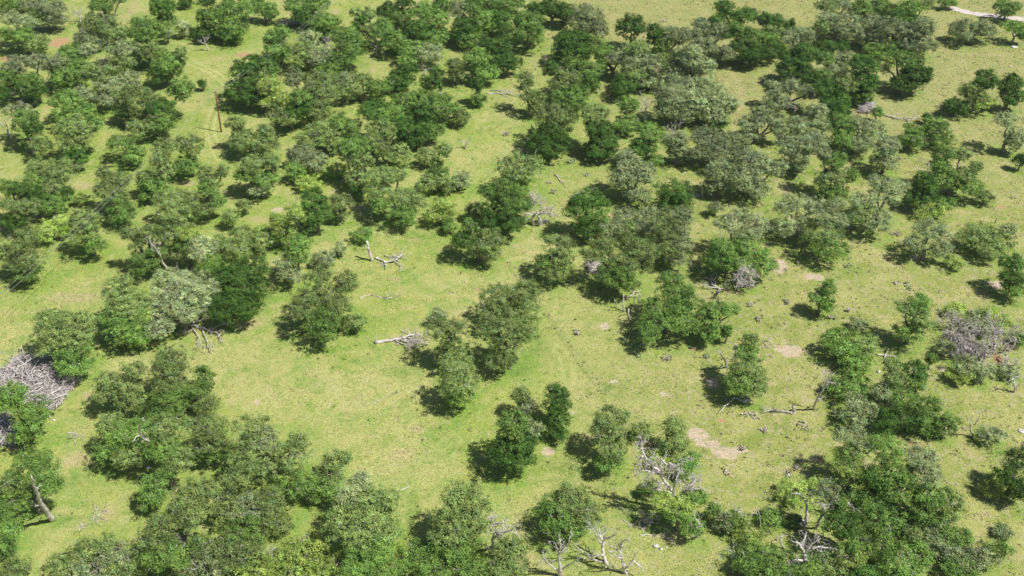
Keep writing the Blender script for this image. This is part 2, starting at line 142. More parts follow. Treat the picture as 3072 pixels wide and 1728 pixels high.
(78.17,213.23,'oak','broad grey green oak below the brush heap, 84% across 23% down photo',"-3.49 1.82 5.97 2.96 2.81 2.33 G;-3.75 -1.1 4.12 2.55 2.42 1.68 G;0.72 -2.11 3.48 2.55 2.42 2.06 S;0.19 1.82 5.97 2.58 2.45 2.28 S;4.13 1.06 5.49 2.32 2.2 1.84 S"),
(-58.61,212.88,'oak','broad olive green oak right of the wooden utility pole, 25% across 23% down photo',"3.04 0.32 5.18 1.93 1.83 2.12 O;3.57 -1.81 3.51 2.41 2.29 1.92 O;-4.05 1.66 6.24 1.93 1.83 2.44 O;-2.21 -0.8 4.3 2.57 2.44 1.93 O;-0.9 -1.58 3.69 3.21 3.05 2.18 O"),
(-28.62,212.47,'oak','broad olive green oak with a many-lobed crown, 38% across 23% down photo',"-2.5 5.37 8.01 3.84 3.65 2.13 K;1.16 4.1 7.51 3.33 3.17 2.35 G;3.78 1.56 6.51 2.56 2.44 2.6 K;3.52 -5.89 3.59 2.53 2.41 2.05 O;-0.67 0.61 6.14 3.33 3.17 2.35 O;-1.45 -3.35 4.58 3.07 2.91 2.22 O"),
(19.44,212.06,'oak','lumpy dark green oak above the central pale dead tree, 58% across 23% down photo',"-0.71 2.58 9.16 2.82 2.67 2.0 O;0.33 -2.1 3.3 3.2 3.04 2.9 K;0.07 0.61 6.67 3.07 2.92 2.08 K;0.33 -0.62 5.11 2.4 2.28 1.33 K"),
(36.55,208.37,'oak','bushy grey green oak with a two-lobed crown, 66% across 25% down photo',"-0.39 0.44 5.71 2.51 2.38 1.83 S;0.39 -0.4 3.51 2.51 2.38 2.02 S"),
(-96.19,208.22,'oak','broad olive green oak with a many-lobed crown, 8% across 24% down photo',"0.36 -3.38 3.78 1.84 1.75 2.37 K;2.94 3.71 8.23 2.02 1.92 1.89 G;-0.67 2.47 7.45 4.3 4.08 2.62 O;-0.67 0.1 5.96 3.68 3.5 1.84 O"),
(-85.92,207.89,'oak','bushy mid green oak left of the wooden utility pole, 12% across 26% down photo',"-1.29 1.4 4.56 3.17 3.01 1.59 G;2.08 -1.03 2.96 2.38 2.26 1.88 G"),
(-17.35,207.41,'oak','bushy olive green oak with a two-lobed crown, 42% across 27% down photo',"2.08 0.85 3.66 1.72 1.63 1.74 O;-1.55 -0.6 2.7 2.25 2.13 1.93 O"),
(46.66,207.31,'oak','broad grey green oak with a many-lobed crown, 71% across 26% down photo',"-2.91 2.72 6.05 3.28 3.12 1.64 S;-4.46 1.74 5.57 2.5 2.37 1.43 S;1.21 1.88 5.64 2.53 2.4 1.51 S;-0.59 0.9 5.16 2.5 2.37 1.63 S;-4.97 -1.36 4.07 2.1 2.0 1.61 S;-0.59 -1.92 3.79 3.29 3.12 2.26 S;3.79 -2.2 3.66 3.29 3.12 2.26 S"),
(-45.22,205.85,'oak','bushy grey green oak right of the wooden utility pole, 30% across 27% down photo',"-1.68 0.57 3.23 2.63 2.5 2.14 S;1.68 -0.86 2.56 2.63 2.5 1.76 S"),
(29.5,205.44,'oak','bushy mid green oak with a three-lobed crown, 63% across 26% down photo',"1.59 -1.94 3.41 1.82 1.73 2.46 G;0.57 2.0 8.37 2.88 2.73 2.08 G;-0.71 0.15 6.04 2.74 2.6 2.26 K"),
(112.63,205.38,'oak','small dark green oak with a single rounded crown, 100% across 28% down photo',"0.0 0.0 2.34 1.31 1.25 1.67 K"),
(63.8,204.89,'oak','broad grey green oak left of the brush heap, 78% across 26% down photo',"-0.97 -0.96 4.35 2.47 2.35 1.24 S;-0.97 -2.35 3.08 1.95 1.86 1.27 S;3.12 2.1 7.16 2.75 2.62 1.38 S;2.1 1.21 6.35 3.0 2.85 1.77 S;-0.97 1.51 6.62 3.0 2.85 1.5 S;-3.01 0.82 5.98 2.87 2.72 2.02 S"),
(81.9,204.07,'oak','bushy grey green oak below the brush heap, 87% across 27% down photo',"-0.38 0.48 6.65 2.73 2.59 2.07 S;0.12 -0.48 3.67 2.99 2.84 1.96 S"),
(-70.44,202.96,'oak','bushy olive green oak below the wooden utility pole, 18% across 27% down photo',"0.0 1.29 6.81 2.98 2.83 2.32 O;0.0 -1.45 3.42 2.59 2.46 2.11 G"),
(-38.06,202.54,'oak','small yellow green oak above the broken pale trunk, 33% across 29% down photo',"0.0 0.0 1.94 2.08 1.98 1.39 Y"),
(74.69,201.44,'shrub','small mid green shrub below the brush heap, 83% across 30% down photo',"0.0 0.0 1.42 1.17 1.11 1.01 G"),
(-47.31,200.28,'oak','slim mid green oak right of the wooden utility pole, 29% across 30% down photo',"0.0 0.0 2.7 2.06 1.96 1.93 G"),
(-14.5,197.75,'oak','broad olive green oak left of the central pale dead tree, 43% across 31% down',"3.96 -0.09 2.22 2.05 1.95 1.55 S;-1.57 2.15 2.63 2.18 2.07 1.09 K;-3.57 -1.21 2.16 2.43 2.31 1.76 O;0.44 -1.58 2.08 2.18 2.07 1.68 O"),
(-33.9,197.46,'oak','lumpy olive green oak above the broken pale trunk, 34% across 29% down photo',"-0.13 3.09 8.9 2.91 2.77 2.09 G;-2.12 1.8 7.64 1.77 1.69 1.97 O;1.61 0.69 6.57 2.28 2.17 2.32 O;1.11 -1.9 4.05 2.41 2.29 1.93 O;1.61 -3.75 2.26 1.77 1.69 1.28 K"),
(-43.94,197.41,'oak','round yellow green oak above the broken pale trunk, 30% across 32% down photo',"0.0 0.0 1.79 2.56 2.43 1.28 Y"),
(-75.63,195.88,'oak','lumpy olive green oak left of the wooden utility pole, 15% across 29% down photo',"-2.35 -1.34 4.68 1.64 1.56 1.67 O;0.12 -2.48 3.63 2.77 2.63 1.75 G;-0.87 -4.2 2.06 1.89 1.8 1.01 G;1.6 3.81 9.38 2.02 1.92 1.71 O;0.86 1.71 7.46 2.14 2.04 1.47 O;1.6 -0.19 5.72 2.39 2.27 2.27 O"),
(1.74,195.86,'oak','broad olive green oak above the central pale dead tree, 51% across 30% down photo',"0.0 0.63 6.11 4.8 4.56 2.47 O;-0.99 -1.01 3.92 3.28 3.12 2.28 G"),
(93.62,195.26,'oak','broad mid green oak right of the brush heap, 93% across 30% down photo',"4.52 0.65 6.45 1.26 1.19 0.93 O;2.05 -0.75 5.27 2.39 2.27 1.54 O;3.04 -2.74 3.59 2.64 2.51 1.61 G;-3.12 0.65 6.45 2.14 2.03 1.83 G;-2.63 -1.54 4.6 3.14 2.99 2.14 G;-1.89 2.84 8.3 2.01 1.91 1.7 G;1.81 2.64 8.13 1.76 1.67 1.27 O"),
(44.14,194.87,'oak','bushy grey green oak with a three-lobed crown, 70% across 31% down photo',"-0.75 0.53 5.9 2.52 2.39 2.22 S;0.98 -0.65 3.44 2.39 2.27 1.33 S;-1.99 -0.97 2.77 1.39 1.32 1.24 S"),
(-53.76,194.81,'oak','broad mid green oak below the wooden utility pole, 25% across 30% down photo',"1.37 -0.58 4.58 2.89 2.75 1.46 G;0.63 -1.6 2.9 2.51 2.39 1.26 P;3.09 1.21 7.53 1.51 1.43 2.04 O;-0.36 0.95 7.11 3.02 2.87 1.81 O;-2.08 0.06 5.63 2.51 2.39 1.67 G"),
(51.57,194.51,'oak','broad grey green oak with a many-lobed crown, 74% across 30% down photo',"0.03 1.84 7.34 2.89 2.74 2.42 S;4.05 1.08 6.64 2.26 2.15 2.3 S;-2.92 -0.43 5.25 3.39 3.22 2.58 S;0.52 -2.32 3.51 2.89 2.74 1.46 S"),
(67.2,193.94,'oak','lumpy olive green oak below the brush heap, 81% across 30% down photo',"-1.67 2.92 9.02 1.88 1.78 1.39 S;0.79 2.06 8.1 2.38 2.26 1.72 G;0.54 -2.57 3.16 2.63 2.5 1.79 G;0.3 -0.68 5.17 3.38 3.21 1.79 O;-1.42 -1.37 4.44 2.25 2.14 1.59 O"),
(25.48,193.0,'oak','broad grey green oak right of the central pale dead tree, 62% across 31% down',"1.11 -3.74 3.59 2.37 2.25 1.71 S;-1.34 3.98 8.36 1.87 1.78 1.56 S;2.57 0.7 6.34 2.25 2.13 1.77 S;-0.36 0.7 6.34 4.37 4.15 2.18 S;-2.07 -0.47 5.61 2.74 2.61 1.91 S"),
(-91.02,191.49,'shrub','low yellow green shrub with a single rounded crown, 8% across 34% down photo',"0.0 0.0 1.39 1.51 1.43 0.99 Y"),
(99.84,191.37,'shrub','low olive green shrub with a single rounded crown, 96% across 34% down photo',"0.0 0.0 1.75 1.76 1.67 1.25 O"),
(4.59,190.68,'dead','small leafless grey tree above the central pale dead tree, 52% across 35% down photo',"0.0 0.0 1.34 1.88 1.78 0.94 X"),
(85.6,189.54,'oak','bushy dark green oak below the brush heap, 90% across 33% down photo',"0.67 0.47 5.75 2.6 2.47 2.3 K;-0.3 -0.57 3.54 2.97 2.82 1.75 K"),
(-95.86,189.04,'oak','broad olive green oak with a many-lobed crown, 5% across 32% down photo',"-1.22 -1.82 4.9 1.84 1.75 2.36 K;4.08 -1.09 5.3 1.11 1.05 1.49 K;1.91 -3.52 3.97 3.07 2.92 2.07 G;-3.15 4.02 8.11 2.34 2.22 1.68 O;-2.91 1.1 6.5 2.21 2.1 1.74 G;1.43 3.29 7.71 4.06 3.86 2.03 O;1.19 0.37 6.1 2.95 2.8 1.54 O"),
(-63.58,188.26,'oak','broad olive green oak below the wooden utility pole, 20% across 33% down photo',"-2.7 -1.9 4.59 2.08 1.98 1.78 O;3.31 -2.76 3.99 1.35 1.28 1.82 G;0.67 -3.63 3.4 2.21 2.1 1.15 O;3.55 3.07 8.02 1.23 1.16 1.66 O;0.43 2.21 7.43 1.96 1.86 2.16 O;1.63 -0.17 5.78 2.33 2.21 1.86 G"),
(33.74,187.88,'oak','bushy dark green oak with a three-lobed crown, 66% across 34% down photo',"-0.05 0.73 5.19 3.69 3.51 1.84 K;-0.77 -0.5 3.69 2.34 2.22 1.48 K;1.4 -0.97 3.12 2.34 2.22 1.48 K"),
(-55.63,187.51,'oak','small olive green oak below the wooden utility pole, 24% across 36% down photo',"0.0 0.0 2.18 1.36 1.29 1.55 O"),
(42.27,186.99,'oak','small grey green oak with a single rounded crown, 70% across 36% down photo',"0.0 0.0 1.94 1.36 1.29 1.38 S"),
(87.6,186.51,'oak','bushy yellow green oak with a two-lobed crown, 91% across 36% down photo',"-1.2 -0.25 2.12 3.08 2.92 1.54 Y;2.18 0.79 2.6 2.09 1.99 1.05 G"),
(-7.7,185.79,'oak','small grey green oak left of the central pale dead tree, 46% across 36% down',"0.0 0.0 2.14 1.84 1.75 1.53 S"),
(-23.53,185.76,'oak','broad olive green oak above the broken pale trunk, 39% across 34% down photo',"1.61 -4.25 3.71 2.67 2.54 1.45 G;1.14 -0.8 5.49 2.67 2.54 1.85 O;4.23 -1.54 5.11 2.19 2.08 1.89 O;-2.92 3.64 7.77 3.04 2.89 2.04 O;-0.06 4.38 8.15 1.82 1.73 1.69 O;-3.87 0.68 6.25 2.55 2.42 1.52 O;-3.15 -2.03 4.85 2.19 2.08 1.34 G"),
(-81.14,185.65,'oak','lumpy olive green oak with a many-lobed crown, 11% across 34% down photo',"0.73 -1.45 4.84 2.79 2.65 1.78 G;1.92 -3.52 3.33 2.43 2.31 1.39 G;-2.85 3.73 8.63 1.46 1.38 1.49 O;0.25 2.7 7.87 2.67 2.54 1.45 O;-0.7 0.83 6.51 3.64 3.46 1.82 O"),
(-35.37,184.94,'oak','bushy olive green oak above the broken pale trunk, 33% across 36% down photo',"0.0 0.28 4.21 2.32 2.2 1.65 O;0.0 -0.64 2.24 1.83 1.74 0.91 O"),
(-14.59,183.94,'oak','bushy yellow green oak right of the broken pale trunk, 43% across 37% down photo',"1.49 -0.33 2.98 1.82 1.73 1.86 Y;-0.42 0.81 3.94 1.82 1.73 1.51 Y;-1.61 -0.71 2.65 1.7 1.62 1.74 Y"),
(-69.28,183.79,'oak','bushy olive green oak below the wooden utility pole, 17% across 36% down photo',"-0.72 0.91 5.38 3.15 2.99 1.58 O;0.47 -0.83 3.39 3.39 3.22 1.7 O"),
(5.64,183.14,'dead','round leafless grey tree right of the central pale dead tree, 53% across 37% down',"0.0 0.0 3.0 3.15 3.0 2.14 X"),
(74.32,182.65,'oak','broad grey green oak below the brush heap, 86% across 35% down photo',"1.53 1.5 6.84 2.88 2.74 1.44 S;1.06 3.93 8.36 2.52 2.4 1.26 S;3.65 3.27 7.95 2.64 2.51 1.42 S;-1.06 -3.14 3.93 3.0 2.85 2.01 S;-3.42 0.39 6.15 2.52 2.4 1.28 S;-3.65 -1.82 4.76 2.64 2.51 1.62 O"),
(-99.7,182.45,'oak','lumpy olive green oak with a many-lobed crown, 2% across 35% down photo',"-2.37 2.44 8.04 1.56 1.48 2.11 G;-0.01 2.07 7.72 1.8 1.71 1.84 K;-0.72 -2.72 3.51 2.4 2.28 1.56 K;-2.37 0.04 5.94 1.32 1.25 1.35 O;0.93 -0.69 5.29 3.0 2.85 1.81 O"),
(-57.37,182.36,'oak','slim olive green oak below the wooden utility pole, 23% across 38% down photo',"0.0 0.0 2.66 1.7 1.61 1.9 O"),
(-1.69,181.04,'oak','broad dark green oak left of the central pale dead tree, 49% across 36% down',"-2.52 -2.42 3.97 2.87 2.72 1.43 K;1.23 -2.62 3.82 2.87 2.72 1.86 K;2.64 0.29 6.13 2.75 2.61 1.93 G;-0.88 -0.29 5.67 3.34 3.18 2.36 K;0.53 2.22 7.67 3.22 3.06 2.43 G;-3.22 2.61 7.98 1.43 1.36 1.29 G"),
(-39.56,180.73,'oak','bushy dark green oak left of the broken pale trunk, 31% across 36% down photo',"-0.47 1.06 7.51 2.51 2.38 1.86 K;0.0 -0.28 5.03 3.22 3.06 1.84 K;-0.94 -1.4 2.96 1.91 1.81 1.04 K"),
(-12.52,180.51,'oak','small mid green oak right of the broken pale trunk, 44% across 39% down photo',"0.0 0.0 1.9 1.33 1.26 1.35 G"),
(23.63,180.2,'oak','broad grey green oak right of the central pale dead tree, 61% across 39% down',"-0.12 2.44 2.47 3.01 2.86 1.5 S;4.6 3.19 2.53 2.29 2.17 1.62 S;3.66 -2.42 2.52 2.77 2.63 2.12 S;-4.36 -1.3 2.27 2.53 2.4 1.87 S;-0.59 -2.42 2.27 2.53 2.4 1.87 O"),
(57.66,179.55,'oak','broad grey green oak above the lone small oak, 78% across 37% down photo',"3.03 1.44 6.35 2.26 2.15 1.61 S;-0.23 1.79 6.67 2.98 2.83 1.49 S;-2.57 1.08 6.02 2.26 2.15 1.41 S;-3.03 -1.79 3.44 2.26 2.15 1.79 S;0.93 -1.08 4.08 2.26 2.15 1.41 S"),
(14.77,178.45,'oak','bushy dark green oak right of the central pale dead tree, 57% across 37% down',"0.23 -1.12 3.73 2.6 2.47 1.97 K;0.46 1.45 8.7 2.96 2.81 1.48 K;0.0 0.38 6.63 4.14 3.93 2.22 K"),
(-91.94,178.29,'oak','bushy yellow green oak with a two-lobed crown, 5% across 39% down photo',"-0.98 -0.62 2.66 2.98 2.83 1.76 Y;1.82 0.62 3.24 2.15 2.04 2.19 Y"),
(-30.38,177.43,'shrub','low mid green shrub above the broken pale trunk, 35% across 41% down photo',"0.0 0.0 1.7 1.91 1.81 1.22 G"),
(-44.07,175.2,'oak','bushy yellow green oak left of the broken pale trunk, 28% across 39% down photo',"1.44 0.66 7.47 1.99 1.89 2.35 Y;-2.15 0.26 6.36 1.29 1.22 1.74 Y;-0.85 -0.62 3.92 2.1 2.0 2.47 Y"),
(-52.25,173.87,'oak','broad olive green oak above the toppled bleached tree, 24% across 42% down photo',"2.59 3.1 2.56 1.64 1.56 1.68 Y;2.82 -0.79 2.56 2.11 2.01 2.16 O;5.12 2.04 2.45 1.76 1.67 1.8 G;-5.24 0.27 2.27 1.64 1.56 1.33 O;-1.1 1.33 2.38 2.94 2.79 1.91 O;-1.33 -2.56 2.06 2.7 2.57 1.66 O"),
(61.87,173.87,'oak','broad olive green oak above the lone small oak, 81% across 39% down photo',"-1.24 -1.02 5.35 3.84 3.64 1.92 O;-0.33 -3.74 3.88 3.49 3.31 1.74 G;1.95 4.2 8.17 1.74 1.66 1.61 S;-0.33 1.93 6.94 2.21 2.1 1.37 S;2.86 1.25 6.58 2.21 2.1 1.16 S"),
(94.21,173.2,'oak','broad olive green oak above the silver tangle, 97% across 42% down photo',"4.42 2.77 3.23 1.75 1.67 1.79 S;-1.31 2.45 3.18 3.28 3.11 1.64 O;-3.6 1.14 2.96 2.57 2.44 1.31 O;1.44 0.17 2.8 3.04 2.89 1.61 O;-1.31 -2.44 2.37 2.57 2.44 1.73 O"),
(-82.8,172.75,'oak','bushy olive green oak with a three-lobed crown, 9% across 40% down photo',"1.6 -1.8 3.62 1.74 1.65 2.1 G;-0.22 1.49 7.43 2.78 2.64 2.33 O;-0.67 -0.45 5.18 2.66 2.53 1.44 O"),
(-33.65,172.16,'oak','small grey green oak left of the broken pale trunk, 33% across 43% down photo',"0.0 0.0 1.96 1.05 1.0 1.4 S"),
(80.76,171.09,'oak','bushy grey green oak with a three-lobed crown, 91% across 42% down photo',"2.36 -1.29 3.32 1.96 1.87 2.01 S;1.01 1.66 5.69 3.47 3.29 1.73 S;-2.39 -0.36 4.06 2.08 1.98 1.04 S"),
(-6.65,170.91,'oak','broad olive green oak left of the central pale dead tree, 47% across 42% down',"1.68 0.0 4.76 3.34 3.18 1.67 O;2.14 -1.83 3.27 2.19 2.08 1.54 O;-1.48 2.21 6.53 1.5 1.42 1.19 G;-2.84 -0.18 4.61 2.19 2.08 1.72 K"),
(30.97,170.54,'oak','lumpy olive green oak with a many-lobed crown, 66% across 41% down photo',"-1.79 -1.9 4.67 2.64 2.51 1.63 O;1.58 -1.49 4.94 2.18 2.07 1.89 S;0.91 -3.95 3.35 2.18 2.07 1.34 S;-0.67 0.77 6.4 2.41 2.29 1.77 O;1.81 1.38 6.79 1.72 1.64 2.08 S;-0.67 3.44 8.12 2.75 2.62 1.55 O;2.48 3.85 8.38 1.95 1.85 1.66 S"),
(-62.8,169.08,'oak','lumpy yellow green oak above the toppled bleached tree, 18% across 42% down photo',"0.11 1.09 6.9 2.63 2.5 1.61 Y;2.35 -0.12 5.01 1.71 1.63 1.23 K;-0.79 -0.12 5.01 1.94 1.85 1.47 G;0.11 -1.21 3.32 2.06 1.96 1.59 O;-2.58 -1.09 3.5 1.49 1.41 1.52 O"),
(43.25,168.94,'oak','broad mid green oak left of the lone small oak, 72% across 42% down photo',"3.64 3.81 7.29 2.74 2.6 1.53 S;2.07 1.75 6.54 2.62 2.49 1.31 S;1.85 5.87 8.04 2.17 2.06 1.11 S;-1.06 4.07 7.39 2.39 2.27 1.37 S;-2.18 -1.6 5.31 3.08 2.92 1.9 G;-3.97 -4.18 4.37 2.74 2.6 1.53 K;2.3 -1.35 5.41 3.19 3.03 1.6 G;0.28 -4.7 4.18 3.19 3.03 1.6 G;4.31 -5.21 4.0 2.39 2.27 1.94 G"),
(-36.36,168.61,'oak','small grey green oak left of the broken pale trunk, 32% across 45% down photo',"0.0 0.0 1.96 2.07 1.97 1.4 S"),
(85.53,168.02,'shrub','low yellow green shrub above the silver tangle, 93% across 46% down photo',"0.0 0.0 1.55 1.61 1.53 1.11 Y"),
(-69.15,166.41,'oak','broad olive green oak above the toppled bleached tree, 14% across 43% down photo',"-0.95 -1.68 3.9 2.6 2.47 2.15 G;1.71 -0.11 5.77 1.81 1.72 1.14 G;-0.06 1.9 8.16 2.37 2.25 1.73 O;3.26 1.76 7.99 1.92 1.82 2.13 O;-2.05 0.61 6.63 1.47 1.39 1.16 O;-3.82 1.9 8.16 1.35 1.29 1.04 O"),
(-58.42,165.4,'oak','bushy pale greyish oak above the toppled bleached tree, 20% across 44% down photo',"-0.33 0.48 6.07 2.71 2.57 2.08 P;0.78 -0.57 3.57 2.26 2.14 1.97 G"),
(-92.94,164.89,'oak','lumpy olive green oak with a many-lobed crown, 2% across 44% down photo',"0.37 1.84 7.9 3.25 3.09 1.67 O;-2.71 -0.12 5.77 1.57 1.49 1.93 O;1.25 -0.72 5.12 3.03 2.88 1.85 O;1.69 -2.37 3.32 2.47 2.35 1.23 G"),
(7.93,164.65,'oak','lumpy olive green oak below the central pale dead tree, 54% across 45% down photo',"0.6 1.25 7.14 3.03 2.88 1.52 O;1.48 -0.03 5.07 2.36 2.24 1.32 O;-2.04 -0.38 4.5 1.8 1.71 0.9 G;0.38 -1.3 3.0 2.92 2.78 1.46 O"),
(-41.04,163.97,'oak','lumpy mid green oak left of the broken pale trunk, 29% across 45% down photo',"0.88 1.73 7.54 2.35 2.23 1.71 G;1.1 0.28 5.87 2.13 2.02 1.84 G;-1.1 -0.3 5.21 2.13 2.02 1.06 S;-0.66 -1.97 3.3 2.25 2.14 1.13 S"),
(19.95,161.4,'oak','broad olive green oak above the wire fence, 60% across 46% down photo',"1.69 -3.23 3.67 1.64 1.56 1.85 G;-0.49 -1.05 5.18 3.32 3.15 1.66 G;-0.49 -2.28 4.33 2.93 2.78 1.66 G;-2.66 3.31 8.19 2.32 2.21 1.29 O;-4.39 1.8 7.14 2.43 2.31 1.22 O;0.82 0.85 6.49 3.21 3.05 1.6 O;3.86 2.74 7.79 2.77 2.63 1.38 O;4.72 0.66 6.35 2.1 2.0 1.99 O"),
(93.14,159.54,'oak','bushy dark green oak above the silver tangle, 99% across 48% down photo',"0.17 1.84 6.04 2.1 1.99 1.44 K;-0.05 -0.29 3.98 2.22 2.11 2.1 K;0.39 -2.03 2.31 1.75 1.67 1.24 G"),
(56.33,153.8,'oak','bushy mid green oak right of the lone small oak, 80% across 51% down photo',"0.97 0.55 5.77 1.37 1.3 1.41 G;-0.3 -0.16 3.92 2.06 1.95 1.35 G;0.76 -0.64 2.69 1.6 1.52 0.85 G"),
(81.25,153.57,'shrub','low yellow green shrub above the silver tangle, 93% across 54% down photo',"0.0 0.0 1.32 1.84 1.75 0.92 Y"),
(-49.52,153.51,'oak','broad dark green oak above the toppled bleached tree, 23% across 50% down photo',"2.31 3.34 7.7 3.0 2.85 2.02 K;-1.68 2.93 7.48 3.0 2.85 1.6 K;-1.68 2.42 7.21 3.63 3.45 1.82 K;0.21 -0.42 5.67 4.88 4.64 2.44 K;0.42 -2.66 4.46 3.97 3.77 1.99 K;-2.94 -4.08 3.7 1.59 1.51 1.63 K"),
(-.52,151.37,'oak','broad olive green oak left of the wire fence, 50% across 53% down photo',"-2.62 -1.84 3.66 3.39 3.22 1.69 O;1.57 -1.84 3.66 3.73 3.54 1.86 O;-1.57 1.52 5.03 3.16 3.01 1.58 O;2.62 1.96 5.21 3.39 3.22 1.91 O"),
(-13.25,150.79,'oak','small pale greyish oak right of the fallen log, 43% across 55% down photo',"0.0 0.0 1.87 1.48 1.4 1.34 P"),
(-59.12,149.88,'oak','broad pale greyish oak above the toppled bleached tree, 18% across 52% down photo',"-5.38 -2.45 4.79 1.34 1.27 1.72 Y;-3.31 -2.67 4.69 2.57 2.44 1.29 P;-2.89 -4.8 3.72 2.35 2.23 1.17 P;-1.86 3.3 7.4 3.8 3.61 2.39 P;2.69 2.87 7.21 4.02 3.82 2.01 P;1.66 -2.03 4.98 2.01 1.91 1.09 P;1.25 0.53 6.14 4.25 4.03 2.12 P;-2.89 0.1 5.95 2.24 2.12 1.55 P"),
(85.42,149.74,'oak','lumpy grey green oak above the silver tangle, 96% across 55% down photo',"-1.29 -1.31 1.88 2.03 1.93 1.02 S;-2.12 0.18 2.29 2.26 2.15 1.13 S;0.6 1.18 2.57 1.58 1.5 1.45 Y;2.69 -0.81 2.01 1.7 1.61 1.16 Y"),
(79.64,149.41,'dead','round leafless grey tree above the silver tangle, 93% across 56% down photo',"0.0 0.0 2.17 2.26 2.14 1.55 X"),
(62.29,149.39,'shrub','low grey green shrub right of the lone small oak, 84% across 56% down photo',"0.0 0.0 1.19 1.59 1.51 0.79 S"),
(-33.52,149.37,'oak','broad olive green oak below the broken pale trunk, 32% across 53% down photo',"-3.03 1.32 6.44 2.57 2.44 1.28 O;-3.03 -1.32 5.36 2.68 2.54 1.34 O;0.28 -2.42 4.91 3.12 2.97 1.56 G;0.49 -5.06 3.82 2.57 2.44 1.28 G;-1.37 5.06 7.98 2.57 2.44 1.28 O;3.58 4.18 7.62 2.12 2.01 1.82 O;1.1 1.54 6.53 2.79 2.65 1.39 O;2.76 -0.44 5.72 2.34 2.22 1.17 O"),
(78.39,149.17,'dead','small leafless grey tree above the silver tangle, 94% across 56% down photo',"0.0 0.0 1.83 2.03 1.93 1.3 X"),
(81.38,148.89,'dead','round leafless grey tree above the silver tangle, 95% across 56% down photo',"0.0 0.0 2.05 2.93 2.78 1.46 X"),
(27.73,148.55,'oak','broad mid green oak right of the wire fence, 65% across 53% down photo',"-3.71 -4.74 3.72 2.0 1.9 1.08 G;-2.68 -0.53 5.65 2.67 2.53 1.33 G;-2.48 -2.64 4.69 3.0 2.85 1.5 G;0.61 4.52 7.98 2.11 2.01 1.42 G;1.02 2.41 7.01 3.0 2.85 1.5 G;2.26 -2.64 4.69 2.89 2.75 1.44 G;3.49 1.36 6.53 2.22 2.11 2.46 G;1.64 -0.11 5.85 2.11 2.01 1.42 G"),
(-28.31,148.47,'oak','small olive green oak left of the fallen log, 35% across 56% down photo',"0.0 0.0 2.12 2.02 1.92 1.51 O"),
(-67.96,147.22,'oak','lumpy olive green oak left of the toppled bleached tree, 12% across 54% down photo',"-1.55 3.98 8.35 2.65 2.52 1.57 O;-1.34 2.13 7.21 2.87 2.73 1.44 O;0.09 1.01 6.52 3.76 3.57 1.88 O;-0.53 -0.84 5.38 3.65 3.46 1.82 G;0.09 -2.89 4.13 3.32 3.15 1.66 G;2.34 -4.19 3.33 1.88 1.78 1.76 G"),
(86.85,146.81,'dead','round leafless grey tree right of the silver tangle, 98% across 57% down photo',"0.0 0.0 2.13 2.23 2.12 1.52 X"),
(36.13,146.18,'oak','lumpy mid green oak left of the lone small oak, 70% across 56% down photo',"1.85 1.11 6.23 1.66 1.57 1.14 G;-1.42 1.11 6.23 1.88 1.78 1.37 G;-1.63 -0.09 4.57 1.88 1.78 1.76 G;-1.42 -1.18 3.08 1.66 1.57 1.34 G"),
(77.8,145.87,'dead','small leafless grey tree above the silver tangle, 93% across 58% down photo',"0.0 0.0 2.37 2.0 1.9 1.69 X"),
(37.76,145.69,'oak','small dark green oak left of the lone small oak, 71% across 58% down photo',"0.0 0.0 2.52 1.0 0.95 1.35 K"),
(70.2,145.46,'oak','lumpy olive green oak left of the silver tangle, 89% across 55% down photo',"0.94 1.01 8.17 1.98 1.88 1.27 G;-1.71 0.77 7.58 1.65 1.56 0.82 O;-0.89 -1.01 3.28 2.41 2.29 1.21 G;0.94 0.12 6.02 2.41 2.29 1.21 O;1.14 -0.61 4.26 1.65 1.56 1.33 O"),
(81.1,145.39,'dead','round leafless grey tree above the silver tangle, 95% across 58% down photo',"0.0 0.0 2.49 2.88 2.74 1.78 X"),
(89.53,145.12,'shrub','low mid green shrub right of the silver tangle, 99% across 59% down photo',"0.0 0.0 1.39 1.33 1.27 0.99 G"),
(87.67,143.68,'dead','slim leafless grey tree right of the silver tangle, 99% across 58% down photo',"0.0 0.0 3.11 1.65 1.57 2.22 X"),
(86.29,143.02,'dead','round leafless grey tree right of the silver tangle, 98% across 60% down photo',"0.0 0.0 2.08 2.2 2.09 1.48 X"),
(84.07,142.84,'dead','round leafless grey tree right of the silver tangle, 97% across 59% down photo',"0.0 0.0 3.28 2.63 2.49 2.34 X"),
(75.63,142.38,'shrub','low grey green shrub left of the silver tangle, 92% across 60% down photo',"0.0 0.0 1.55 1.65 1.56 1.11 S"),
(81.64,141.86,'dead','round leafless grey tree right of the silver tangle, 96% across 60% down photo',"0.0 0.0 1.99 2.84 2.7 1.42 X"),
(78.15,141.17,'dead','round leafless grey tree left of the silver tangle, 94% across 61% down photo',"0.0 0.0 2.05 2.18 2.07 1.46 X"),
(82.0,140.74,'dead','round leafless grey tree right of the silver tangle, 97% across 60% down photo',"0.0 0.0 2.94 2.39 2.27 2.1 X"),
(85.62,140.35,'dead','round leafless grey tree right of the silver tangle, 98% across 62% down photo',"0.0 0.0 1.69 2.39 2.27 1.21 X"),
(58.65,140.24,'oak','broad mid green oak above the curved bare snag, 83% across 61% down photo',"0.51 -2.49 2.32 2.49 2.37 1.25 G;1.91 1.36 3.26 2.92 2.78 1.46 O;-1.7 1.84 3.38 3.14 2.98 1.57 G;-1.3 -0.57 2.79 2.49 2.37 1.25 G"),
(-11.2,139.1,'oak','lumpy olive green oak right of the fallen log, 44% across 59% down photo',"-0.66 0.98 7.64 2.56 2.44 1.28 O;1.52 1.15 8.01 1.71 1.62 0.97 O;0.72 0.11 5.79 1.6 1.52 0.85 O;0.33 -0.93 3.56 2.46 2.33 1.34 O"),
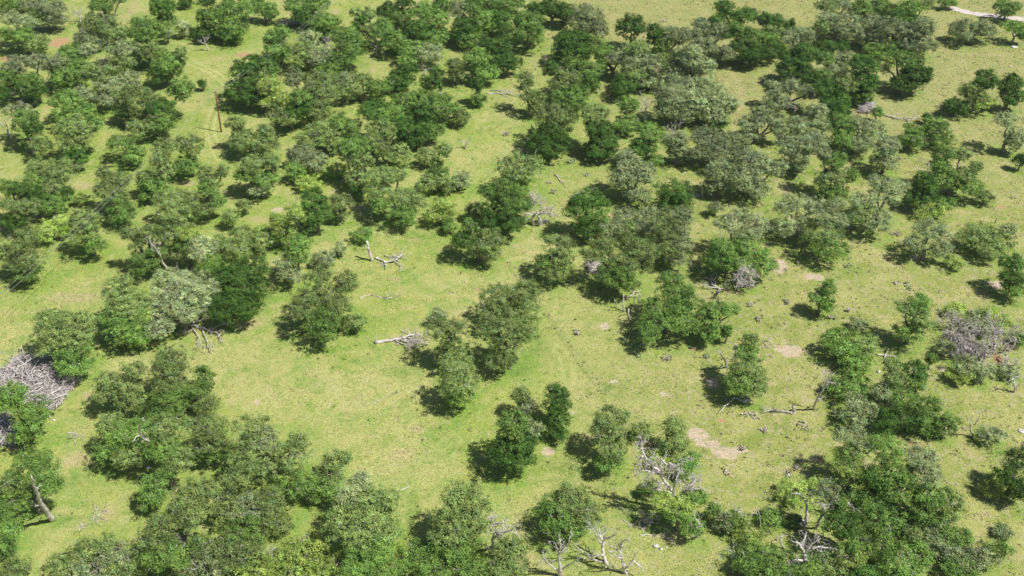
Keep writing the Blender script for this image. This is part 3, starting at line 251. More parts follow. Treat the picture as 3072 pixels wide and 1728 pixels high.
(-76.22,138.98,'oak','broad olive green oak above the big brush pile, 6% across 59% down photo',"-3.29 3.31 8.11 2.24 2.13 1.12 O;-0.33 2.96 7.88 2.67 2.53 1.33 O;-2.3 1.42 6.85 3.09 2.94 1.55 O;-2.11 -0.46 5.59 2.35 2.23 1.17 O;2.24 -0.97 5.25 3.09 2.94 1.55 G;2.44 -3.03 3.88 3.09 2.94 1.55 G;3.23 2.96 7.88 1.71 1.62 1.58 O;2.04 0.91 6.51 2.88 2.74 1.44 O"),
(-.57,138.91,'oak','broad olive green oak left of the wire fence, 50% across 60% down photo',"-1.41 1.73 6.66 3.63 3.45 1.82 O;2.15 1.73 6.66 2.88 2.74 1.58 O;-0.02 -0.12 5.11 2.99 2.84 1.5 O;-1.41 -1.97 3.56 2.35 2.23 1.45 O"),
(71.81,138.5,'oak','small mid green oak left of the silver tangle, 91% across 62% down photo',"0.0 0.0 2.23 0.75 0.72 1.02 G"),
(80.16,138.2,'dead','round leafless grey tree below the silver tangle, 96% across 63% down photo',"0.0 0.0 1.96 2.8 2.66 1.4 X"),
(82.14,137.81,'dead','round leafless grey tree right of the silver tangle, 97% across 63% down photo',"0.0 0.0 1.51 2.15 2.05 1.08 X"),
(85.3,137.13,'dead','small leafless grey tree right of the silver tangle, 99% across 63% down photo',"0.0 0.0 2.11 1.82 1.73 1.51 X"),
(84.31,136.54,'shrub','low grey green shrub right of the silver tangle, 98% across 64% down photo',"0.0 0.0 1.33 1.71 1.63 0.93 S"),
(78.63,136.32,'dead','round leafless grey tree below the silver tangle, 95% across 64% down photo',"0.0 0.0 1.5 2.14 2.03 1.07 X"),
(77.56,135.79,'oak','bushy grey green oak below the silver tangle, 96% across 64% down photo',"-1.86 -0.67 1.77 1.81 1.72 0.9 Y;-0.29 0.49 2.59 2.34 2.22 1.17 S;2.08 -0.17 2.12 1.6 1.52 0.8 S"),
(38.34,132.95,'oak','lumpy olive green oak left of the curved bare snag, 73% across 63% down photo',"-1.09 -2.11 4.03 2.28 2.17 2.0 G;1.03 -1.66 4.4 2.28 2.17 1.38 O;1.61 -3.02 3.29 1.77 1.68 1.26 O;1.22 3.18 8.34 1.25 1.18 1.29 O;0.26 1.67 7.11 1.77 1.68 1.26 G;0.45 0.01 5.76 2.6 2.47 1.3 O"),
(55.85,132.23,'oak','bushy mid green oak right of the curved bare snag, 83% across 67% down photo',"0.41 0.22 2.35 2.83 2.69 1.41 G;-1.14 -0.72 1.89 2.1 1.99 1.05 G"),
(63.47,130.37,'oak','broad mid green oak left of the silver tangle, 88% across 66% down photo',"-2.97 -1.53 3.53 1.55 1.47 0.77 S;-0.11 -2.01 3.2 2.37 2.25 1.19 G;2.56 1.38 5.54 1.96 1.86 1.46 K;2.56 -0.24 4.43 1.65 1.57 1.53 G;-1.06 2.18 6.1 1.44 1.37 1.12 O;-0.68 0.41 4.87 1.65 1.57 1.89 O"),
(-8.89,129.2,'oak','bushy olive green oak right of the fallen log, 45% across 66% down photo',"0.38 -1.4 3.48 2.15 2.04 1.21 G;0.0 1.23 7.22 2.76 2.62 1.38 O;0.0 -0.09 5.35 3.17 3.01 1.58 O"),
(-53.14,128.66,'oak','broad mid green oak below the toppled bleached tree, 18% across 66% down photo',"4.02 -2.71 4.15 1.83 1.74 1.9 O;3.26 0.73 6.37 1.53 1.45 2.06 G;2.32 -1.07 5.21 1.83 1.74 1.33 G;-1.82 -1.89 4.68 3.05 2.9 1.53 G;-2.39 -3.36 3.72 3.46 3.29 1.73 G;-2.2 -0.09 5.84 2.34 2.22 1.17 O;-2.2 3.19 7.96 2.95 2.8 1.48 O;-2.39 1.55 6.9 2.95 2.8 1.48 O"),
(-63.35,128.19,'oak','lumpy olive green oak above the tall forked snag, 12% across 67% down photo',"-1.96 0.51 5.98 2.14 2.03 1.07 O;-2.15 -0.67 4.51 1.93 1.84 0.97 O;2.37 1.57 7.3 1.73 1.64 1.42 O;1.24 0.04 5.39 2.54 2.42 1.27 O;1.81 -1.38 3.63 2.14 2.03 1.65 O"),
(2.0,126.81,'oak','slim grey green oak below the wire fence, 51% across 70% down photo',"-0.3 0.51 4.2 1.53 1.45 1.4 O;0.2 -0.57 2.63 1.63 1.55 1.09 S"),
(55.84,125.7,'oak','bushy grey green oak right of the curved bare snag, 84% across 71% down photo',"-0.97 -1.12 2.26 2.05 1.95 1.03 S;-0.41 1.07 3.43 1.72 1.64 0.94 S;1.1 -0.15 2.77 1.93 1.83 0.96 S"),
(63.9,124.39,'oak','broad dark green oak right of the curved bare snag, 89% across 72% down photo',"-4.01 -0.76 2.16 2.63 2.5 1.31 K;-0.82 -0.28 2.21 2.63 2.5 1.31 K;3.48 2.52 2.51 2.32 2.21 1.16 G;2.36 -1.49 2.36 2.24 2.13 1.96 G;4.98 -2.22 2.63 1.65 1.57 2.23 G"),
(7.14,123.8,'oak','slim dark green oak below the wire fence, 54% across 72% down photo',"-0.33 -2.63 1.94 1.74 1.65 0.87 K;0.04 2.43 5.71 1.7 1.62 1.17 K;0.04 0.77 4.47 1.9 1.81 1.39 K;0.23 -0.82 3.29 1.83 1.74 2.09 K"),
(-76.75,121.78,'oak','lumpy mid green oak below the big brush pile, 2% across 72% down photo',"-1.47 2.07 8.17 1.87 1.78 1.37 G;-2.01 0.84 6.82 2.27 2.15 1.13 G;1.82 0.35 6.28 2.46 2.34 1.23 G;1.45 -0.94 4.86 2.75 2.61 1.38 G;0.72 -2.17 3.51 2.37 2.25 1.19 G"),
(20.5,121.63,'shrub','low olive green shrub above the huge sprawling dead tree, 63% across 75% down photo',"0.0 0.0 1.55 1.64 1.56 1.11 O"),
(76.07,120.92,'shrub','low grey green shrub below the silver tangle, 97% across 76% down photo',"0.0 0.0 1.48 2.11 2.01 1.06 S"),
(56.02,118.68,'dead','small leafless grey tree below the curved bare snag, 85% across 78% down photo',"0.0 0.0 1.04 1.24 1.18 0.64 X"),
(25.13,118.65,'oak','slim olive green oak above the huge sprawling dead tree, 66% across 76% down photo',"0.18 1.02 4.52 1.6 1.52 1.68 O;0.0 -0.87 3.08 1.98 1.88 1.7 O"),
(-46.56,117.36,'oak','bushy olive green oak right of the tall forked snag, 20% across 76% down photo',"-0.18 1.01 6.04 2.52 2.39 1.4 O;0.0 -0.39 4.4 2.7 2.57 1.35 O;0.54 -1.44 3.16 2.14 2.04 1.07 G"),
(-59.36,116.81,'oak','broad mid green oak left of the tall forked snag, 12% across 76% down photo',"-2.33 -1.01 4.06 2.51 2.39 1.26 G;1.25 -1.66 3.7 2.89 2.74 1.56 O;2.14 1.45 5.4 2.7 2.56 1.35 G;-2.69 2.43 5.94 1.95 1.86 0.98 O;-1.44 1.12 5.22 2.7 2.56 1.35 G"),
(15.11,116.58,'oak','lumpy olive green oak left of the huge sprawling dead tree, 60% across 76% down',"0.54 2.65 6.94 2.32 2.2 1.16 O;-0.35 1.03 5.79 2.51 2.38 1.25 O;0.0 -1.04 4.32 2.78 2.65 1.39 O;-0.35 -2.96 2.96 1.86 1.76 0.93 G"),
(22.76,116.52,'shrub','low yellow green shrub above the huge sprawling dead tree, 64% across 80% down photo',"0.0 0.0 1.15 1.51 1.43 0.75 Y"),
(.43,115.27,'oak','lumpy dark green oak with a many-lobed crown, 50% across 77% down photo',"0.46 0.09 5.79 3.13 2.97 1.56 K;-1.31 -0.82 4.69 2.94 2.8 1.47 K;0.46 -1.61 3.73 2.48 2.36 1.24 K;-0.07 1.78 7.85 2.58 2.45 1.29 G;2.88 1.22 7.16 1.38 1.31 1.45 S"),
(21.16,115.05,'dead','small leafless grey tree left of the huge sprawling dead tree, 63% across 81% down',"0.0 0.0 1.15 1.5 1.42 0.75 X"),
(53.85,114.62,'dead','small leafless grey tree below the curved bare snag, 84% across 81% down photo',"0.0 0.0 1.1 1.4 1.33 0.7 X"),
(26.83,114.47,'shrub','low mid green shrub right of the huge sprawling dead tree, 67% across 81% down',"-0.4 -0.34 1.49 1.86 1.77 0.93 G;0.68 0.64 1.76 1.58 1.5 0.79 G"),
(-36.57,113.9,'oak','broad olive green oak with a many-lobed crown, 26% across 78% down photo',"4.02 1.39 5.86 1.56 1.48 1.04 O;3.66 -0.52 5.05 2.84 2.7 1.42 O;-2.09 -1.56 4.61 3.57 3.39 1.78 O;-3.85 -3.48 3.8 2.65 2.52 1.33 O;-3.32 3.66 6.82 2.65 2.52 1.33 O;-1.38 1.74 6.01 2.65 2.52 1.33 S;-3.32 0.53 5.49 2.84 2.7 1.42 O"),
(51.12,111.36,'oak','lumpy yellow green oak below the curved bare snag, 83% across 81% down photo',"-0.0 3.2 7.36 2.44 2.32 1.22 S;-0.7 1.31 6.07 1.9 1.8 0.95 G;-0.87 -0.01 5.18 2.08 1.98 1.04 Y;0.69 -1.9 3.89 2.26 2.15 1.13 Y;0.52 -3.51 2.81 1.72 1.63 0.86 G"),
(59.68,111.28,'dead','small leafless grey tree with fine bare twigs, 88% across 84% down photo',"0.0 0.0 1.09 1.38 1.31 0.69 X"),
(-51.25,111.27,'oak','lumpy mid green oak below the tall forked snag, 16% across 80% down photo',"-0.33 4.42 8.41 2.97 2.83 1.49 O;-1.03 1.78 6.91 2.79 2.65 1.4 G;-1.55 -3.2 4.09 1.89 1.8 0.95 G;-1.72 -4.91 3.12 1.89 1.8 0.95 G;1.75 0.22 6.03 2.07 1.97 1.38 O;-0.16 -1.49 5.06 1.35 1.28 0.8 G"),
(-29.51,110.95,'oak','broad mid green oak with a many-lobed crown, 31% across 83% down photo',"2.4 0.31 3.02 2.46 2.33 1.23 O;2.4 2.55 3.44 1.91 1.81 1.16 O;4.15 3.16 3.56 0.82 0.78 0.86 O;-2.33 -1.31 2.72 2.64 2.51 1.48 G;1.52 -2.13 2.57 2.46 2.33 1.26 G"),
(-42.56,110.81,'dead','small leafless grey tree right of the tall forked snag, 23% across 84% down photo',"0.0 0.0 1.09 1.37 1.31 0.69 X"),
(72.98,110.35,'shrub','low yellow green shrub with a single rounded crown, 97% across 84% down photo',"0.0 0.0 1.47 2.1 1.99 1.05 Y"),
(20.65,110.05,'shrub','low mid green shrub left of the huge sprawling dead tree, 63% across 85% down',"0.0 0.0 1.13 1.46 1.39 0.73 G"),
(74.61,109.98,'oak','bushy dark green oak with a three-lobed crown, 99% across 82% down photo',"0.88 2.01 5.79 1.53 1.45 1.96 K;-0.16 -0.04 4.43 2.25 2.14 1.13 K;0.53 -2.08 3.07 1.62 1.54 1.71 K"),
(45.25,109.88,'dead','small leafless grey tree below the curved bare snag, 79% across 85% down photo',"0.0 0.0 1.08 1.37 1.3 0.68 X"),
(52.9,109.76,'dead','small leafless grey tree below the curved bare snag, 84% across 85% down photo',"0.0 0.0 1.17 1.55 1.47 0.77 X"),
(55.91,109.25,'oak','lumpy mid green oak below the curved bare snag, 87% across 82% down photo',"-0.67 2.59 7.91 2.77 2.63 1.38 G;1.05 -2.31 4.11 3.12 2.97 1.56 G;0.19 0.01 5.9 2.77 2.63 1.38 G;-2.38 -0.95 5.17 1.78 1.69 1.05 K"),
(43.38,109.23,'oak','bushy yellow green oak below the curved bare snag, 78% across 85% down photo',"-0.93 -0.32 2.01 2.35 2.23 1.18 Y;2.2 0.54 2.63 1.09 1.03 0.72 Y"),
(-42.82,108.61,'dead','small leafless grey tree right of the tall forked snag, 22% across 86% down photo',"0.0 0.0 0.99 1.18 1.12 0.59 X"),
(48.39,107.03,'dead','small leafless grey tree below the curved bare snag, 82% across 88% down photo',"0.0 0.0 1.16 1.53 1.45 0.76 X"),
(65.11,106.86,'dead','small leafless grey tree with fine bare twigs, 93% across 88% down photo',"0.0 0.0 1.12 1.44 1.36 0.72 X"),
(46.15,106.64,'dead','round leafless grey tree below the curved bare snag, 80% across 88% down photo',"0.0 0.0 1.5 2.15 2.04 1.07 X"),
(-70.01,106.46,'oak','broad mid green oak below the big brush pile, 3% across 84% down photo',"-0.11 3.03 7.9 2.46 2.34 1.23 G;1.24 1.46 6.86 2.9 2.76 1.45 G;2.93 0.03 5.92 1.76 1.67 1.86 G;-2.65 0.17 6.02 1.76 1.67 1.47 O;-2.65 0.75 6.39 1.06 1.0 1.29 G;-2.14 -1.83 4.69 2.55 2.42 1.28 G;-1.63 -3.26 3.75 2.2 2.09 1.1 G"),
(61.29,106.4,'oak','lumpy mid green oak with a many-lobed crown, 91% across 84% down photo',"-0.93 3.58 7.88 2.2 2.09 1.1 S;-0.43 1.45 6.7 2.02 1.92 1.01 S;1.6 -2.51 4.51 2.2 2.09 2.32 O;-0.93 -0.99 5.35 2.73 2.59 1.36 G;-1.78 -3.42 4.0 2.02 1.92 1.31 G"),
(36.46,105.35,'dead','small leafless grey tree below the pink bare soil, 74% across 89% down photo',"0.0 0.0 1.07 1.34 1.27 0.67 X"),
(-37.99,104.99,'oak','broad olive green oak with a many-lobed crown, 25% across 89% down photo',"-3.66 -0.31 2.2 2.74 2.61 1.56 O;-1.11 0.72 2.32 3.1 2.94 1.55 S;2.3 1.75 2.44 2.74 2.61 1.37 O;3.66 -1.75 2.04 2.74 2.61 1.37 O"),
(19.58,104.41,'dead','small leafless grey tree below the huge sprawling dead tree, 63% across 90% down photo',"0.0 0.0 0.93 1.07 1.01 0.53 X"),
(38.0,104.24,'shrub','low mid green shrub below the pink bare soil, 75% across 90% down photo',"-0.21 0.13 1.31 1.59 1.51 0.8 G;0.47 -0.21 1.18 1.33 1.26 0.66 G"),
(41.25,104.13,'shrub','small mid green shrub right of the pink bare soil, 78% across 90% down photo',"0.0 0.0 0.98 0.97 0.93 0.58 G"),
(63.38,104.08,'dead','small leafless grey tree with fine bare twigs, 92% across 90% down photo',"0.0 0.0 1.02 1.24 1.18 0.62 X"),
(20.04,104.03,'dead','small leafless grey tree below the huge sprawling dead tree, 64% across 90% down photo',"0.0 0.0 1.06 1.33 1.26 0.66 X"),
(61.24,103.93,'dead','small leafless grey tree with fine bare twigs, 91% across 90% down photo',"0.0 0.0 1.15 1.5 1.43 0.75 X"),
(31.02,103.71,'oak','bushy mid green oak right of the huge sprawling dead tree, 71% across 90% down',"-1.79 0.91 2.3 1.06 1.0 1.12 G;-0.26 -0.64 1.77 1.58 1.51 1.02 S;1.26 -0.47 1.83 1.58 1.51 0.79 G"),
(55.67,103.4,'oak','broad mid green oak with a many-lobed crown, 87% across 90% down photo',"-2.14 2.87 2.46 2.72 2.59 1.36 G;-2.98 -0.05 2.24 2.9 2.75 1.45 G;0.4 -0.89 2.17 2.55 2.42 1.3 G;3.77 -3.4 1.98 2.11 2.0 1.05 S;2.08 -2.98 2.01 2.2 2.09 1.18 O"),
(24.12,103.25,'oak','lumpy mid green oak below the huge sprawling dead tree, 66% across 89% down photo',"2.65 1.94 4.93 1.13 1.08 1.2 G;-2.04 1.18 4.53 1.74 1.66 0.87 Y;0.98 1.18 4.53 1.57 1.49 0.78 Y;-0.37 -0.04 3.89 1.74 1.66 0.87 G;1.81 -1.87 2.93 1.74 1.66 0.87 G"),
(8.1,103.08,'oak','broad mid green oak above the bleached snags, 56% across 89% down photo',"-1.79 0.03 4.01 2.96 2.81 1.48 G;-1.12 -2.18 3.24 2.7 2.56 1.35 G;-0.12 1.74 4.61 2.7 2.56 1.53 O;2.23 -0.31 3.89 2.52 2.4 1.6 O"),
(71.25,102.24,'shrub','small grey green shrub with a single rounded crown, 98% across 92% down photo',"0.0 0.0 0.93 1.05 1.0 0.53 S"),
(33.97,100.69,'oak','round yellow green oak below the pink bare soil, 73% across 93% down photo',"0.0 0.0 1.82 2.6 2.47 1.3 Y"),
(-7.19,100.12,'oak','broad olive green oak with a many-lobed crown, 45% across 90% down photo',"-1.81 -1.23 4.89 2.81 2.67 1.4 O;-0.5 -2.36 3.95 3.15 2.99 1.57 G;-0.33 2.56 8.01 2.3 2.18 1.15 O;1.47 1.8 7.39 2.64 2.51 1.32 O;-0.99 0.54 6.35 2.89 2.75 1.45 O;1.47 -0.47 5.51 3.15 2.99 1.57 O"),
(42.85,99.96,'dead','round leafless grey tree with fine bare twigs, 79% across 94% down photo',"0.0 0.0 1.93 2.76 2.62 1.38 X"),
(48.59,99.44,'oak','broad mid green oak with a many-lobed crown, 84% across 91% down photo',"-1.81 -3.98 3.91 1.78 1.69 0.89 Y;-0.83 -2.33 4.74 2.03 1.93 1.02 G;3.08 -2.63 4.59 2.54 2.42 1.27 G;-2.62 -0.07 5.86 2.12 2.01 1.64 K;-3.93 4.14 7.96 1.7 1.61 0.85 S;-2.62 2.63 7.21 1.27 1.21 0.68 G"),
(44.78,99.42,'dead','round leafless grey tree with fine bare twigs, 81% across 94% down photo',"0.0 0.0 1.57 2.24 2.13 1.12 X"),
(-46.63,99.4,'oak','broad olive green oak below the tall forked snag, 17% across 91% down photo',"1.06 1.26 6.36 2.97 2.82 1.48 O;2.69 4.87 7.66 2.29 2.17 1.14 O;0.73 3.56 7.19 2.63 2.5 1.31 O;-1.55 -4.14 4.4 2.46 2.33 1.23 G;0.41 -5.12 4.05 1.61 1.53 0.81 G;-2.2 -0.37 5.76 2.12 2.01 1.06 O;-2.69 -2.34 5.05 2.29 2.17 1.14 O"),
(64.32,99.34,'dead','small leafless grey tree with fine bare twigs, 94% across 95% down photo',"0.0 0.0 1.05 1.3 1.23 0.65 X"),
(-19.97,98.87,'oak','broad olive green oak with a many-lobed crown, 36% across 91% down photo',"-2.78 2.16 6.43 2.45 2.33 1.23 O;-3.59 -0.13 5.87 2.62 2.49 1.31 O;-0.34 3.57 6.78 2.96 2.81 1.48 O;2.26 3.75 6.82 1.94 1.85 2.07 O;-1.64 6.75 7.56 1.61 1.53 0.8 S;-2.61 4.99 7.13 2.11 2.01 1.06 S;2.91 -5.42 4.56 3.3 3.13 1.65 G;-1.15 -6.66 4.26 2.45 2.33 1.23 G;0.96 0.75 6.09 2.79 2.65 1.39 O;2.59 -0.48 5.78 1.94 1.85 1.2 O;-0.34 -1.37 5.56 2.45 2.33 1.23 O;0.47 -3.48 5.04 2.79 2.65 1.39 G"),
(52.78,98.79,'dead','small leafless grey tree with fine bare twigs, 86% across 95% down photo',"0.0 0.0 1.35 1.89 1.8 0.95 X"),
(-71.18,98.79,'oak','slim mid green oak with a two-lobed crown, 1% across 94% down photo',"-0.04 1.12 3.8 1.62 1.54 0.81 G;0.12 -0.74 2.7 1.54 1.46 2.01 G"),
(64.55,98.51,'oak','broad grey green oak with a many-lobed crown, 95% across 95% down photo',"1.62 -1.47 2.14 2.14 2.03 1.07 S;4.09 -0.86 2.18 1.71 1.63 0.86 G;-3.81 3.57 2.49 1.8 1.71 0.97 S;-0.85 1.35 2.33 1.63 1.54 0.81 G;-3.32 1.76 2.36 1.88 1.79 0.94 G;-3.32 -0.26 2.22 2.48 2.36 1.24 S;-2.5 -3.89 1.97 2.14 2.03 1.07 G;-1.51 -2.48 2.07 2.05 1.95 1.03 S"),
(31.35,98.31,'dead','small leafless grey tree below the huge sprawling dead tree, 72% across 96% down photo',"0.0 0.0 1.04 1.29 1.22 0.64 X"),
(-34.18,98.21,'dead','small leafless grey tree with fine bare twigs, 26% across 96% down photo',"0.0 0.0 1.13 1.46 1.39 0.73 X"),
(-40.21,98.16,'oak','broad olive green oak with a many-lobed crown, 22% across 95% down photo',"1.66 2.48 2.43 2.99 2.84 1.5 G;3.3 -0.92 2.17 2.48 2.35 1.24 O;-4.09 0.48 2.28 1.62 1.54 1.05 G;-0.81 -1.32 2.14 2.99 2.84 1.5 O;-2.45 -3.52 2.07 3.33 3.17 1.67 S"),
(56.99,97.08,'dead','small leafless grey tree with fine bare twigs, 89% across 97% down photo',"0.0 0.0 1.04 1.28 1.22 0.64 X"),
(-57.7,96.35,'oak','broad olive green oak with a many-lobed crown, 10% across 97% down photo',"0.16 -1.61 1.98 3.13 2.97 1.57 S;2.44 0.24 2.28 2.45 2.33 1.23 S;4.07 -1.61 1.98 2.45 2.33 1.23 O;0.0 1.9 2.54 1.95 1.85 0.97 O;-2.44 0.24 2.28 2.62 2.49 1.31 O;-4.07 -1.24 2.04 2.45 2.33 1.23 O"),
(47.05,96.18,'dead','small leafless grey tree with fine bare twigs, 83% across 98% down photo',"0.0 0.0 1.12 1.44 1.37 0.72 X"),
(-27.95,96.06,'oak','broad yellow green oak with a many-lobed crown, 30% across 97% down photo',"1.15 -1.5 1.96 2.45 2.33 1.22 Y;3.59 -0.24 2.2 2.45 2.33 1.22 Y;-1.29 1.03 2.43 3.29 3.13 1.65 Y;-2.91 -1.14 2.03 3.13 2.97 1.56 Y"),
(-.77,95.86,'oak','bushy olive green oak left of the bleached snags, 49% across 97% down photo',"0.45 0.86 3.65 2.44 2.32 1.22 O;-0.03 -0.86 2.7 2.86 2.72 1.43 O"),
(-9.32,95.65,'oak','broad mid green oak with a three-lobed crown, 43% across 97% down photo',"3.65 -1.13 2.03 2.44 2.32 1.22 G;-3.65 0.86 2.4 2.44 2.32 1.22 G;-1.22 -0.95 2.07 3.29 3.12 1.64 G"),
(52.95,95.55,'oak','broad mid green oak with a many-lobed crown, 87% across 98% down photo',"0.85 0.96 2.4 1.94 1.84 0.97 S;4.09 0.96 2.4 2.19 2.08 1.1 G;-4.34 -1.05 2.06 1.94 1.84 0.97 K;1.82 -1.23 2.03 1.68 1.6 0.84 G;0.04 -1.05 2.06 2.36 2.24 1.18 G"),
(34.51,95.36,'oak','bushy mid green oak with a three-lobed crown, 74% across 98% down photo',"-1.38 0.49 2.46 2.52 2.4 1.26 G;0.62 -0.12 2.19 3.28 3.12 1.64 G;0.08 -0.89 1.85 2.36 2.24 1.18 G"),
(-69.69,95.2,'shrub','low olive green shrub with a single rounded crown, 1% across 99% down photo',"0.0 0.0 1.48 2.11 2.0 1.05 O"),
(42.38,95.2,'oak','bushy olive green oak with a two-lobed crown, 80% across 98% down photo',"1.29 0.0 2.24 2.44 2.32 1.22 O;-1.62 -0.15 2.17 2.1 2.0 1.05 G"),
(-35.52,94.82,'shrub','low yellow green shrub with a single rounded crown, 25% across 99% down photo',"0.0 0.0 1.71 2.44 2.32 1.22 Y")]
